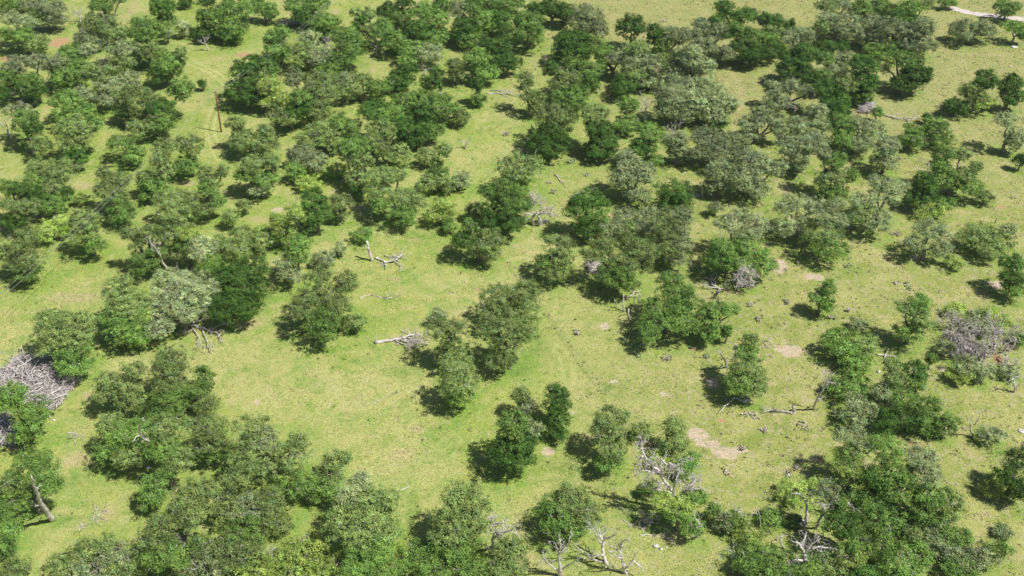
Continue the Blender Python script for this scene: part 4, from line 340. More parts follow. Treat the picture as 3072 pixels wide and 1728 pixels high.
DEAD=[
('dead_tree',-66.57,166.32,'up',.26,.5,'leafless pale snag leaning up through olive crowns above the left meadow, 17% across 44% down',[[(.0,.0,.0),(-.18,-1.15,5.49),(-.27,-2.3,7.9),(-.56,-3.45,10.28)],[(-1.21,.0,6.3),(-.04,-1.15,9.49)],[(-.65,.0,4.68),(-1.51,-1.15,6.57)],[(-.97,.0,3.04),(-2.17,-1.15,4.41)],[(-.93,.0,5.5),(.71,-1.15,8.3)]]),
('dead_tree',-54.19,116.16,'up',.28,.25,'leafless forked snag with curved bare top against green crown, 14% across 76% down',[[(.0,.0,.0),(-.01,-1.15,3.88),(.53,-2.3,6.8),(-.41,-3.45,9.17),(-.2,-4.6,11.51),(.79,-5.75,14.28),(2.05,-6.9,16.77)],[(-1.85,.0,5.97),(-1.2,-1.15,7.98),(-.73,-2.3,9.96)],[(-2.54,.0,6.46),(-2.72,-1.15,6.99),(-2.69,-2.3,7.29)],[(-.55,.0,4.47),(.55,-1.15,7.12),(1.54,-2.3,9.24)],[(-4.52,.0,5.1),(-3.76,-1.15,7.49)]]),
('dead_tree',-67.74,105.16,'up',.42,.15,'thick barkless snag leaning left beside dark oaks near the lower left edge',[[(.0,.0,.0),(.3,-1.15,3.23),(.59,-2.3,6.27),(1.41,-3.45,9.95),(2.09,-4.6,12.62),(3.08,-5.75,15.47)],[(-.91,.0,3.68),(.2,-1.15,5.71)],[(-1.01,.0,3.3),(-1.12,-1.15,4.23)],[(-1.01,.0,6.15),(.29,-1.15,7.91)]]),
('fallen_tree',-59.24,148.43,'flat',.28,1.0,'toppled bleached tree with fanned bare limbs beside the pale grey oak, left of centre',[[(.07,-.18,.15),(.31,2.36,.25),(2.42,1.56,.35),(4.8,.44,.45),(6.53,-.67,.55),(7.55,-2.42,.65)],[(.98,2.15,.15),(2.75,-.61,.5),(3.63,-2.34,.85),(4.73,-5.0,1.2)],[(2.86,1.31,.15),(4.36,-1.26,.5),(5.65,-3.95,.85),(6.78,-5.95,1.2)],[(4.41,.98,.15),(5.86,1.38,.5),(7.47,1.95,.85)],[(.82,2.82,.15),(2.52,3.06,.5),(4.06,3.98,.85),(4.98,4.91,1.2)],[(1.72,3.5,.15),(2.25,5.11,.5),(2.5,7.09,.85)],[(4.7,.64,.15),(6.01,-.28,.5),(7.48,-.05,.85)]]),
('fallen_tree',-24.35,145.82,'flat',.36,1.6,'thick fallen log with a mass of twigs at its right end, mid meadow',[[(.03,-.18,.15),(1.78,.02,.25),(3.41,.39,.35),(5.46,.82,.45),(7.04,1.94,.55)],[(6.61,1.77,.15),(7.5,1.35,.5),(8.03,1.41,.85)],[(5.41,1.18,.15),(6.53,.37,.5),(7.18,.27,.85)],[(3.63,.14,.15),(5.4,-1.08,.5),(6.93,-1.97,.85)],[(3.79,.63,.15),(6.19,-.6,.5),(8.39,-2.29,.85)],[(4.59,.95,.15),(6.79,-.28,.5),(9.53,-.86,.85)]]),
('dead_tree',-27.71,170.77,'up',.3,.0,'short broken pale trunk with snapped top beside a small leafy crown, 36% across 43% down',[[(.0,.0,.0),(-.24,.37,1.84),(-.64,.74,4.35)],[(-.13,.0,2.65),(-.8,-.29,3.82)]]),
('fallen_tree',-26.92,171.96,'flat',.26,.9,'fallen bare forked limb with grey twigs lying right of the broken pale trunk',[[(.03,-.21,.15),(.92,-.95,.25),(2.06,-2.07,.35),(3.85,-1.62,.45),(4.49,-.97,.55),(5.06,.47,.65),(5.41,1.94,.75)],[(2.02,-1.79,.15),(2.3,-3.25,.5),(2.56,-4.51,.85)],[(1.53,-1.4,.15),(1.32,-3.64,.5)],[(1.57,.58,.15),(3.27,-.11,.5),(4.2,-.01,.85)],[(3.59,-1.4,.15),(5.1,-2.86,.5),(5.52,-4.9,.85)],[(3.46,-.01,.15),(4.87,-.11,.5),(5.88,-1.0,.85)]]),
('dead_tree',4.49,183.36,'up',.3,1.9,'pale leafless tree with arching bare limbs right of a tall dark oak, photo centre',[[(.0,.0,0),(-.26,.18,1.89),(.21,.36,2.62),(1.41,.53,2.65),(2.6,.71,3.24),(3.53,.89,4.26)],[(-.27,.0,2.57),(-1.71,-.3,3.05),(-2.3,-.59,1.68)],[(.2,.0,2.86),(1.43,.44,1.14),(2.67,.88,0)],[(-1.6,.0,4.69),(-1.37,.19,6.38),(-.55,.38,6.54),(1.13,.57,5.3)],[(1.39,.0,3.0),(3.08,.47,2.55),(3.94,.93,1.96)],[(-1.26,.0,6.22),(.17,.39,6.12),(1.36,.79,6.15)]]),
('fallen_tree',38.84,160.19,'flat',.25,1.4,'collapsed bare tree with black stump and pale curved limbs, left of two',[[(-.05,-.2,.15),(.56,.95,.25),(-.6,2.1,.35),(-.86,3.45,.45),(-.1,5.57,.55)],[(.59,1.08,.15),(1.69,1.35,.5),(2.11,1.43,.85)],[(.4,1.26,.15),(-1.4,1.35,.5),(-2.74,1.43,.85)],[(-.15,2.0,.15),(.13,4.13,.5),(.42,4.78,.85)],[(-.26,2.74,.15),(-1.37,3.01,.5)]]),
('dead_tree',45.2,162.57,'up',.2,2.2,'grey weeping spray of bare branches at the foot of a green oak',[[(.0,.0,.0),(-.34,-1.15,2.64),(-1.27,-2.3,4.84),(-2.52,-3.45,6.21),(-3.54,-4.6,5.99),(-3.86,-5.75,5.25)],[(-.5,.0,2.89),(-.16,-1.15,2.92),(-.04,-2.3,2.14)],[(-.64,.0,3.16),(-.19,-1.15,4.81),(-.15,-2.3,4.57)],[(-.9,.0,3.43),(-2.27,-1.15,4.0),(-2.58,-2.3,3.22)],[(-1.15,.0,3.7),(-1.47,-1.15,2.92),(-1.39,-2.3,2.41)],[(-.35,.0,2.62),(-1.0,-1.15,2.64),(-.88,-2.3,1.86)]]),
('dead_tree',20.47,154.69,'up',.16,.0,'slim forked dead stem in front of the felled limbs, 61% across',[[(.0,.0,0),(-.02,.32,1.79),(-.02,.64,3.57)],[(-.22,.0,.14),(-1.06,-.02,1.51),(-1.78,-.04,2.88)],[(-1.06,.0,1.5),(-1.74,-.18,1.91)]]),
('stump',21.25,151.77,'up',.16,.0,'lone short dead post-like stem on tan grass, 61% across 56% down',[[(.0,.0,.0),(-.15,-.02,2.85)]]),
('dead_tree',23.37,154.69,'up',.15,.3,'pair of crooked dead stems joined to fallen limbs beside green oak, 62% across',[[(.0,.0,0),(-.49,-1.15,2.39),(-.57,-2.3,4.89),(-.38,-3.45,6.56)],[(-.94,.0,1.09),(-1.32,-1.15,3.6),(-1.01,-2.3,5.15)],[(-.17,.0,2.31),(.55,-1.15,2.66),(1.56,-2.3,4.49)]]),
('fallen_tree',21.34,158.57,'flat',.16,.5,'short pile of snapped bare limbs behind the thin dead stems, 62% across 51% down',[[(-.03,-.19,.15),(1.38,.93,.25),(3.01,2.07,.35)],[(.46,.34,.15),(1.72,.07,.5),(2.81,.33,.85)],[(.99,1.43,.15),(2.51,1.51,.5)]]),
('dead_tree',37.18,138.93,'up',.2,.4,'dark bare forked tree rising left of an olive oak, 72% across 60% down',[[(.0,.0,.0),(-.59,-.48,1.75),(-1.47,-.96,3.48),(-2.44,-1.45,5.18)],[(-.45,.0,1.2),(.42,.29,1.87),(.73,.58,2.94),(.68,.86,3.74),(1.24,1.15,4.41)],[(-.62,.0,0),(-1.66,-.13,0),(-2.28,-.27,.24)],[(-.62,.0,0),(-1.11,.08,0),(-.81,.16,0)]]),
('fallen_tree',39.35,130.71,'flat',.25,.1,'curved pale limb resting on the ground below an olive oak, 71% across 69% down',[[(-.05,-.16,.15),(-.93,-.69,.25),(-1.95,.19,.35),(-2.59,-.06,.45),(-3.6,-1.43,.55),(-5.49,-3.61,.65)]]),
('dead_tree',49.78,128.47,'up',.22,.8,'bare curved snag with a fan of white twigs on top, right of centre meadow',[[(-.0,.0,.0),(-.11,-.45,2.26),(.31,-.91,4.73),(.43,-1.36,6.66),(.44,-1.81,7.57),(-.28,-2.27,9.46),(-.5,-2.72,10.6)],[(1.18,.0,5.81),(1.87,-.32,6.22),(2.35,-.64,6.26)],[(.93,.0,6.69),(.21,.46,6.53)],[(.97,.0,6.44),(1.51,-.3,7.21)],[(.67,.0,4.92),(.36,.26,5.45)],[(.07,.0,1.83),(1.54,.43,2.73)]]),
('fallen_tree',64.03,142.64,'flat',.18,.1,'three-armed white broken limb lying in a pool of tree shadow, right side',[[(-.08,-.18,.15),(1.37,-.76,.25),(3.06,-1.19,.35)],[(.8,-1.42,.15),(1.66,-.27,.5),(1.98,.42,.85),(2.54,.48,1.2)],[(2.3,.3,.15),(3.02,-1.21,.5)]]),
('stump',46.31,127.78,'up',.3,.0,'short upright broken stump at the end of a fallen grey trunk',[[(.0,.0,.0),(-.04,.02,.63),(-.23,.05,1.52)]]),
('fallen_tree',46.18,127.78,'flat',.2,.6,'long grey fallen trunk lying left of a broken stump, 75% across 71% down',[[(-.06,-.16,.15),(-1.37,.07,.25),(-2.73,.05,.35),(-3.88,.08,.45),(-5.14,-.44,.55)],[(-2.65,.26,.15),(-3.85,.3,.5),(-4.76,-.2,.85)]]),
('dead_tree',24.91,106.16,'up',.34,1.7,'huge sprawling leafless tree with silvery limbs, right of lower centre',[[(.0,.0,.0),(-.37,.25,1.51),(-.74,.5,3.0),(-1.99,.75,4.97),(-2.94,.99,6.43),(-3.52,1.24,7.63),(-4.77,1.49,8.82),(-5.88,1.74,10.47),(-6.36,1.99,11.64),(-6.37,2.24,12.56)],[(-.55,.0,3.05),(-.11,.3,4.22),(.81,.59,5.63),(1.8,.89,6.3),(2.53,1.19,6.22)],[(-1.36,.0,4.55),(-1.3,.36,6.14),(-1.01,.72,7.21),(-.77,1.08,7.8)],[(-.18,.0,4.55),(1.02,-.46,5.56),(2.36,-.93,6.56)],[(-3.35,.0,7.99),(-3.59,.45,9.44),(-3.64,.89,10.64),(-4.11,1.34,10.89)],[(-3.82,.0,11.57),(-2.81,-.41,10.81),(-1.38,-.82,10.89),(-.73,-1.23,12.14)],[(-3.56,.0,8.47),(-5.13,-.16,9.12),(-6.52,-.32,9.65)],[(-1.15,.0,4.06),(-2.4,.11,4.93),(-4.1,.22,5.05),(-5.83,.33,5.67)],[(-.75,.0,1.54),(-1.88,.42,1.32),(-2.99,.84,.71)],[(-6.35,.0,12.27),(-6.82,-.16,11.73),(-7.09,-.32,10.72)],[(-.13,.0,4.06),(1.25,.42,6.07),(1.66,.85,7.56)],[(-3.06,.0,6.53),(-4.27,.05,6.97),(-4.82,.09,7.65)]]),
('dead_tree',6.64,95.06,'up',.3,1.0,'leftmost bleached snag at the bottom edge, with branches forking straight up',[[(.0,.0,.0),(.01,-.19,2.39),(-.3,-.38,4.87),(-.03,-.56,6.32),(-.26,-.75,8.72)],[(-.22,.0,5.39),(-.99,-.18,7.31)],[(.01,.0,5.75),(.99,-.32,6.88),(1.01,-.65,8.23)],[(-.11,.0,.89),(-1.54,-.42,2.94),(-2.23,-.84,4.71),(-2.42,-1.27,6.21)],[(.06,.0,.89),(1.05,-.35,2.48),(1.94,-.7,4.04),(2.84,-1.05,5.22)],[(-.01,.0,3.41),(-1.03,.19,2.67),(-1.68,.38,2.94)]]),
('dead_tree',13.46,96.98,'up',.3,1.0,'tall bleached snag at the bottom edge, middle one of three',[[(.0,.0,.0),(-.51,.5,.91),(-.7,.99,2.07),(-.56,1.49,3.23),(-1.13,1.99,3.88),(-1.23,2.48,4.77)],[(-.85,.0,3.79),(-1.8,-.34,6.16),(-2.57,-.68,8.5),(-3.21,-1.02,10.2)],[(-.62,.0,5.51),(.11,-.45,6.3),(.79,-.9,7.69)],[(-.09,.0,.13),(-1.26,.49,0),(-2.24,.97,0),(-2.89,1.46,.23),(-3.55,1.95,.65),(-4.37,2.43,1.07)],[(-.68,.0,2.03),(-1.72,.03,1.49),(-2.71,.07,1.82)],[(-.67,.0,5.02),(-.85,-.09,6.85),(-.43,-.19,7.68)],[(-2.19,.0,1.02),(-2.31,-.26,3.36)]]),
('dead_tree',16.03,95.26,'up',.3,1.0,'rightmost bleached snag at the bottom edge, arching low over the grass',[[(.0,.0,.0),(-.3,.09,1.03),(-.72,.19,2.68),(-1.02,.28,5.04),(-1.45,.38,6.88)],[(-1.02,.0,4.65),(-1.98,.33,4.99),(-2.48,.65,5.82)],[(-1.08,.0,5.63),(-.86,-.04,7.15),(-.11,-.09,7.68)],[(-.24,.0,1.27),(.54,-.08,2.76),(.78,-.16,3.85),(.86,-.23,4.94)],[(.7,.0,2.91),(1.67,-.44,2.22),(2.31,-.89,1.77)],[(-.24,.0,1.27),(-1.21,.42,.24),(-2.4,.83,0)],[(-.77,.0,3.16),(-1.69,-.47,4.49),(-2.93,-.93,6.05)]]),
('dead_tree',-2.59,99.87,'up',.26,1.3,'bleached leafless tree with lacy limbs between a broad oak and pale grass',[[(.0,.0,.0),(-.2,-1.15,3.17),(.49,-2.3,5.41),(1.48,-3.45,7.39),(2.43,-4.6,9.23),(2.98,-5.75,10.95)],[(-.15,.0,1.91),(-.02,-1.15,4.41),(.82,-2.3,6.76)],[(.44,.0,2.67),(.32,-1.15,6.13),(-.12,-2.3,8.44),(.0,-3.45,11.08)],[(.13,.0,5.03),(1.14,-1.15,6.62),(1.95,-2.3,8.68)],[(-.08,.0,.13),(-.88,-1.15,1.66),(-1.64,-2.3,3.81)],[(-.2,.0,4.78),(-.42,-1.15,4.91)]]),
('dead_tree',43.3,104.72,'up',.26,.5,'grey forked bare trunk with thin leafy top on yellowish grass, lower right',[[(.0,.0,.0),(.01,.29,1.33),(-.21,.58,2.52),(-.47,.86,3.45),(-1.01,1.15,4.01),(-1.71,1.44,4.56)],[(-.73,.0,4.42),(-.6,-.39,5.61)],[(-2.28,.0,6.15),(-3.1,-.07,5.98),(-3.39,-.13,5.07)]]),
('dead_tree',44.46,103.4,'up',.22,.9,'curved pale bare trunk beside the grey forked one, lower right',[[(.0,.0,.0),(-.01,-.35,2.07),(.16,-.7,3.98),(.54,-1.05,5.12),(.75,-1.4,6.26),(.38,-1.75,7.87)],[(.47,.0,3.17),(-.02,.34,3.53)],[(1.13,.0,4.17),(.11,-.21,5.89),(-1.06,-.41,6.61)],[(1.2,.0,5.66),(2.22,-.05,5.46),(3.48,-.09,5.76),(4.53,-.14,4.58)],[(.15,.0,5.9),(-.93,.5,5.09)]]),
('dead_tree',38.43,94.76,'up',.4,1.2,'big leaning grey trunk with fine bare crown at the bottom edge, lower right',[[(.0,.0,.0),(.84,.35,1.33),(1.55,.7,2.4),(2.27,1.06,2.47),(1.92,1.41,4.03),(1.63,1.76,5.32),(2.01,2.11,6.37)],[(1.82,.0,3.78),(2.87,.48,2.94)],[(1.33,.0,5.75),(.44,-.05,7.27),(-.6,-.09,7.81)],[(2.41,.0,6.0),(3.43,-.01,6.5),(4.73,-.02,6.27)],[(1.77,.0,5.02),(2.46,.23,6.93),(3.5,.46,7.62)],[(1.54,.0,3.53),(.69,-.02,3.81),(-.13,-.04,2.84)]]),
('dead_tree',35.07,103.29,'up',.12,.5,'slender bare pole-like stem curving left over grass, lower right, leftmost of two',[[(.0,.0,.0),(-.95,-.21,1.78),(-2.06,-.42,3.53),(-3.12,-.63,5.01),(-3.39,-.84,6.23)],[(-2.56,.0,4.05),(-2.25,-.1,5.39)]]),
('dead_tree',36.07,102.43,'up',.11,.2,'slender bare upright stem beside a white object in the brush, lower right',[[(.0,.0,.0),(-.38,-.35,2.7),(-.89,-.71,5.11),(-1.71,-1.06,6.98)]]),
('stump',42.39,105.27,'flat',.42,.0,'short thick pale cut log lying beside grey forked trunk',[[(-.03,-.07,.08),(.63,-1.39,.08)]]),
('dead_tree',39.14,99.46,'up',.16,.4,'short crooked pale snag in the brush, lower right, 76% across 94% down',[[(.0,.0,.0),(-.63,.49,.94),(-.67,.98,1.87),(-.31,1.47,1.8)],[(-1.01,.0,2.79),(.09,.46,2.74)]]),
('dead_tree',10.49,264.95,'up',.13,.1,'slim white dead stem at the edge of dark trees, rightmost of four',[[(.0,.0,0),(-.05,.13,2.27),(-.07,.25,4.69)]]),
('dead_tree',8.45,257.83,'up',.12,.3,'slim bare dead stem among dark trees, second from right of four',[[(.0,.0,.0),(.26,-.0,2.63),(.34,-.0,5.87)],[(.26,.0,2.63),(1.46,-.16,3.03)]]),
('dead_tree',6.29,256.44,'up',.12,.3,'thin bare dead stem leaning left, leftmost of four',[[(.0,.0,.0),(-.49,-.41,2.16),(-.99,-.82,5.27)],[(-.33,.0,1.97),(-1.56,-.23,3.38)]]),
('dead_tree',7.84,257.83,'up',.12,.3,'thin bare dead stem leaning right over pale grass, third of four',[[(.0,.0,.0),(1.21,.28,1.02),(2.27,.56,1.71)],[(.6,.0,.66),(.73,.37,2.46)]]),
('fallen_tree',-6.42,243.11,'flat',.2,.8,'long grey fallen trunk lying at the foot of dark trees, upper middle',[[(.01,-.3,.15),(2.93,-.18,.25),(5.84,-.7,.35),(8.46,-2.17,.45)],[(.85,1.63,.15),(4.38,.61,.5),(7.88,-1.69,.85)],[(3.51,-.3,.15),(5.85,-2.9,.5)],[(4.96,.99,.15),(6.72,.93,.5)]]),
('fallen_tree',89.5,232.86,'flat',.25,.9,'long fallen trunk running right from a pinkish brush heap, upper right',[[(-.11,-.29,.15),(1.09,-1.97,.25),(2.25,-2.76,.35),(3.97,-3.54,.45),(5.31,-4.61,.55),(6.99,-4.5,.65)],[(2.41,-2.38,.15),(3.32,-1.85,.5),(3.68,-1.32,.85)],[(4.76,-2.97,.15),(6.26,-3.34,.5),(8.48,-3.11,.85)],[(5.15,-3.56,.15),(5.47,-5.97,.5)]]),
('fallen_tree',9.46,203.81,'flat',.16,.3,'thin fallen trunk on dry grass left of a round oak, upper one of two',[[(-.01,-.25,.15),(1.17,-3.13,.25),(2.45,-5.96,.35)],[(.23,-.75,.15),(1.71,-2.07,.5)],[(2.63,-1.74,.15),(3.3,-.84,.5)]]),
('fallen_tree',12.28,194.38,'flat',.14,.4,'fallen trunk with a dark root end, just above a round dark oak',[[(-.02,-.24,.15),(2.16,1.01,.25),(3.97,2.03,.35),(5.52,2.82,.45),(7.08,3.62,.55)],[(2.21,1.88,.15),(1.97,2.26,.5)],[(4.0,2.35,.15),(3.85,2.26,.5)],[(5.2,1.41,.15),(6.31,-.56,.5)]]),
('branch',-28.62,158.67,'flat',.1,.5,'long wavy bare branch lying in open meadow above the fallen log',[[(.02,-.1,.08),(.8,.69,.08),(2.08,1.05,.08),(3.23,.51,.08),(4.38,-.03,.08),(5.68,.04,.08),(7.23,-.21,.08)],[(2.98,.87,.08),(4.35,.25,.08)],[(5.03,.04,.08),(6.76,.25,.08)]]),
('branch',-23.2,129.87,'flat',.06,.3,'thin greenish branch lying in the middle of the open meadow',[[(.02,-.09,.08),(1.09,.76,.08),(2.15,1.9,.08),(3.63,2.76,.08)]]),
('branch',-16.97,110.87,'flat',.1,.0,'small white stick alone on the lower meadow grass',[[(.01,-.07,.08),(.69,.23,.08),(1.37,.63,.08)]]),
('branch',-62.26,105.49,'flat',.07,1.4,'thin grey twiggy branch on the grass, upper of two at lower left',[[(.04,-.07,.08),(.76,.38,.08),(1.59,1.05,.08)],[(.32,.15,.08),(.97,-.29,.08)],[(.73,.49,.08),(.41,1.5,.08)]]),
('branch',-63.5,102.97,'flat',.06,1.0,'thin grey twiggy branch on grass, lower of two at lower left',[[(.04,-.07,.08),(.38,.48,.08),(1.09,.37,.08)]]),
('branch',-71.78,123.19,'flat',.07,1.4,'pale broken branch litter on the grass right of the brush piles',[[(.05,-.08,.08),(1.4,-.21,.08),(2.64,-1.13,.08)],[(1.4,-.21,.08),(2.06,-1.65,.08)]]),
('branch',44.64,146.14,'flat',.07,.8,'thin pale branch on the grass right of the bare forked tree',[[(-.03,-.1,.08),(.49,-1.7,.08),(2.14,-1.7,.08)],[(.68,-.74,.08),(1.69,.23,.08)]]),
('branch',-33.95,190.23,'flat',.09,.9,'grey branch litter at the foot of an olive oak, 38% across 36% down',[[(.02,-.12,.08),(1.94,.33,.08),(3.1,-1.26,.08)],[(2.16,.56,.08),(3.44,-2.15,.08)]]),
('branch',-34.51,184.88,'flat',.07,.4,'slim pale stick on grass left of a small lone crown, 34% across 38% down',[[(.02,-.12,.08),(1.19,1.2,.08)]]),
('branch',16.44,105.05,'flat',.07,.8,'faint curved bare branches on green grass left of the sprawling tree',[[(-.01,-.07,.08),(.77,-.95,.08),(1.57,-1.5,.08)],[(-1.16,2.85,.08),(.16,1.94,.08),(1.68,1.49,.08)]]),
('branch',18.57,102.21,'flat',.09,1.2,'pale bent twigs under the sprawling dead tree, lowest ones',[[(-.01,-.07,.08),(1.34,-.07,.08),(2.86,-.07,.08)],[(.52,.15,.08),(.97,2.11,.08)],[(.54,.36,.08),(.67,1.67,.08)]]),
('dead_tree',26.27,101.57,'up',.2,.5,'crooked little dead stem with a dark base below the sprawling tree',[[(.0,.0,.0),(.84,-.33,1.17),(1.17,-.67,2.32),(.45,-1.0,3.97),(-.77,-1.34,6.57)],[(.01,.0,0),(-.15,.34,1.13)]]),
('stump',-17.36,239.0,'up',.14,.0,'short pale stump at the edge of the woods, upper middle',[[(.0,.0,.0),(-.02,.44,2.16)]]),
('dead_tree',-68.12,287.36,'up',.2,.6,'white forked trunk at the shaded edge of woods, top left third',[[(.0,.0,0),(-.3,-.02,1.4),(-.48,-.05,2.45),(-2.18,-.07,3.22)],[(-.31,.0,1.39),(-.28,.19,3.04)],[(-.52,.0,2.26),(-.76,.22,4.4)]]),
('dead_tree',-81.93,267.88,'up',.22,1.2,'small grey leafless tree alone above the utility pole, near top left',[[(.0,.0,.0),(-.29,.23,2.24),(-.6,.46,3.47)],[(-.28,.0,2.01),(-1.15,-.33,2.82)],[(-.01,.0,2.68),(.76,.28,3.88)]]),
('dead_tree',-10.71,215.22,'up',.22,1.2,'small grey leafless tree with black base on grass, upper centre',[[(.0,.0,.0),(.03,.08,1.17),(.46,.16,2.34)],[(.02,.0,.91),(.85,.17,2.03),(1.13,.33,2.85)],[(.02,.0,.91),(-.75,-.08,1.87)]]),
('dead_tree',40.9,194.62,'up',.2,.7,'small bare forked tree in front of grey oaks, right of centre',[[(.0,.0,.0),(-.32,.12,1.97),(-.84,.25,3.49)],[(-.3,.0,2.34),(.11,.27,3.9),(.6,.55,4.31)],[(-.28,.0,2.63),(-.13,.14,3.7)]]),
('dead_tree',92.25,204.81,'up',.18,.7,'bare dark forked stem left of a green oak, right side',[[(.0,.0,.0),(-.06,.22,1.66),(.04,.44,3.16)],[(-.08,.0,.9),(-1.41,-.47,2.66),(-2.2,-.94,3.23)],[(.0,.0,.0),(-1.71,-.34,.8),(-3.28,-.68,1.6)]]),
('dead_tree',44.83,186.42,'up',.14,.3,'slim white dead stem curving over yellow grass, right of centre',[[(.0,.0,.0),(.54,-.06,1.48),(.86,-.12,2.66)]]),
('dead_tree',73.78,122.27,'up',.2,.6,'small gnarled grey tree with sparse leaves near the right edge',[[(.0,.0,0),(-.53,.15,1.54),(-.98,.3,3.32)],[(-.39,.0,2.59),(-.19,-.28,3.88),(-.29,-.56,5.29),(-1.02,-.84,6.31)],[(-.86,.0,2.97),(-1.57,.19,3.43)]]),
('dead_tree',84.49,132.85,'up',.2,.9,'crooked grey bare tree at the right edge, rightmost of the tangle',[[(-.0,.0,.0),(-.48,.13,1.86),(-.93,.26,3.3)],[(-.93,.0,3.27),(-1.89,-.46,2.65)],[(-.96,.0,3.4),(-.12,-.03,3.82)],[(.28,.0,.4),(.12,-.27,1.96),(.65,-.55,2.47)]]),
('dead_tree',85.37,144.54,'up',.22,1.4,'twiggy silver-limbed tree standing in the right-hand tangle, with thin leaves',[[(-.0,.0,.0),(-.81,-.45,2.78),(-1.61,-.89,4.72),(-2.89,-1.34,6.64),(-3.69,-1.78,8.27)],[(-.55,.0,2.41),(-.69,-.37,4.29),(-.57,-.73,4.85)],[(-1.85,.0,5.3),(-1.9,-.18,6.74)],[(-.0,.0,.0),(1.09,-.32,1.61),(1.73,-.64,3.99),(2.56,-.96,6.33)]]),
('dead_tree',80.46,141.08,'up',.18,1.6,'twisted silver branches at the centre of the right-hand tangle',[[(.0,.0,.0),(-.93,-.31,2.39),(-2.78,-.61,3.7),(-3.54,-.92,5.51)],[(-.76,.0,2.13),(-.15,-.46,3.05),(.17,-.93,5.0)],[(-.89,.0,2.66),(-1.99,-.03,5.3),(-2.94,-.07,7.38)],[(-.42,.0,1.6),(1.33,-.12,1.7)],[(-2.77,.0,3.71),(-4.05,.11,4.14)]]),
('dead_tree',79.93,149.59,'up',.13,.8,'pale arm of bare branches leaning left out of the right-hand tangle',[[(.0,.0,0),(-1.2,.09,1.14),(-2.12,.18,1.61),(-3.97,.27,1.54)],[(-2.22,.0,1.76),(-3.8,-.26,2.77)],[(-2.88,.0,1.89),(-3.38,.4,2.77)]])]
PILE=[('big grey brush pile of cut limbs under the oak at the left edge',[(-88.15,138.02),(-87.41,139.23),(-86.31,142.01),(-83.26,142.32),(-79.16,141.08),(-76.12,138.02),(-73.39,135.78),(-74.16,133.29),(-74.67,131.28),(-74.78,129.31),(-75.94,128.19),(-80.19,129.87),(-83.94,132.14),(-87.29,132.71),(-89.85,136.22)],2.0,1500),('smaller purple-grey brush pile half hidden by the oak at left edge',[(-83.7,126.41),(-83.06,127.23),(-81.58,125.33),(-80.03,123.19),(-78.04,120.84),(-79.33,119.81),(-81.0,120.33),(-82.9,121.88),(-83.94,125.06)],1.6,420),('small pinkish-grey brush heap at the head of a fallen trunk',[(84.96,234.98),(86.75,237.44),(88.3,236.82),(88.62,233.77),(86.51,232.26),(84.33,232.56)],1.2,260),('dark tangled heap of dead limbs in the right-hand thicket',[(76.82,147.44),(79.34,148.76),(80.99,147.44),(83.01,144.85),(82.94,142.32),(81.28,141.08),(78.84,141.08),(76.6,141.7),(76.09,144.54)],.9,260),('low pinkish-grey brush heap left of a green oak, 58% across 47% down',[(14.29,169.4),(15.93,170.18),(17.2,168.62),(16.87,167.08),(15.49,166.7)],.8,220),('flat grey brush heap in shade at the edge of the upper woods',[(-66.77,285.32),(-64.41,286.95),(-60.45,286.95),(-60.12,284.91),(-63.86,283.7)],.7,160)]
CACT=[(11.67,148.43,.84,1.15,'grey prickly pear clump right of the wire fence, 56% across 58% down'),(22.0,142.32,.82,1.41,'narrow grey prickly pear clump below green oak, leftmost of three'),(27.2,141.39,1.53,1.4,'widest grey prickly pear clump in open grass, middle of three'),(33.96,141.7,1.02,1.09,'green-grey prickly pear clump below two slim oaks, rightmost of three'),(44.94,152.11,.64,1.02,'small dark prickly pear clump alone, 74% across 56% down'),(38.75,126.96,2.19,1.23,'big pale prickly pear bed at the left end of a fallen trunk'),(44.1,115.3,.63,.98,'dark-shadowed prickly pear clump, upper right one of a touching pair'),(42.74,113.96,.72,.97,'dark-shadowed prickly pear clump, lower left one of a touching pair'),(47.32,124.25,1.7,1.47,'loose dry prickly pear patch below the fallen grey trunk'),(40.57,123.46,1.03,1.19,'small faded prickly pear patch right of the pinkish bare soil'),(36.5,119.43,.92,.64,'prickly pear clump at the right end of pinkish bare soil'),(58.4,152.45,1.28,.77,'prickly pear clump just below the lone bushy tree, 82% across 55% down'),(62.05,154.69,.86,.69,'small prickly pear clump right of the lone bushy tree, 85% across'),(75.52,162.02,1.22,1.47,'grey-green prickly pear clump beside the dirt track, right side'),(73.4,163.13,.89,.93,'faint grey prickly pear clump left of the dirt track, right side'),(13.3,208.89,2.36,1.55,'wide green-grey prickly pear patch under an oak, 56% across 29% down'),(16.51,203.06,1.03,1.24,'small prickly pear clump, rightmost of two in the open grass'),(8.33,200.11,.89,.73,'faint prickly pear clump, leftmost of two in the open grass'),(9.1,196.27,.88,1.19,'grey prickly pear clump left of a round dark oak, 54% across'),(42.94,287.77,1.82,1.65,'low whitish clump on open pasture near the top edge'),(78.24,179.94,1.66,1.69,'grey twiggy clump on yellow grass, 88% across 41% down'),(51.08,157.32,1.09,1.06,'scattered grey prickly pear clump, 77% across 53% down'),(44.22,156.61,1.19,1.23,'pale dead prickly pear clump, 73% across 53% down'),(65.54,169.01,1.02,1.17,'green-grey prickly pear clump, 83% across 46% down'),(55.96,169.99,.69,.78,'small grey prickly pear clump above pinkish soil, 78% across'),(33.22,114.33,.99,.85,'faded prickly pear patch on olive grass below pinkish soil'),(-1.36,221.53,1.23,1.96,'pinkish-brown dead cactus clump on grass, upper centre')]
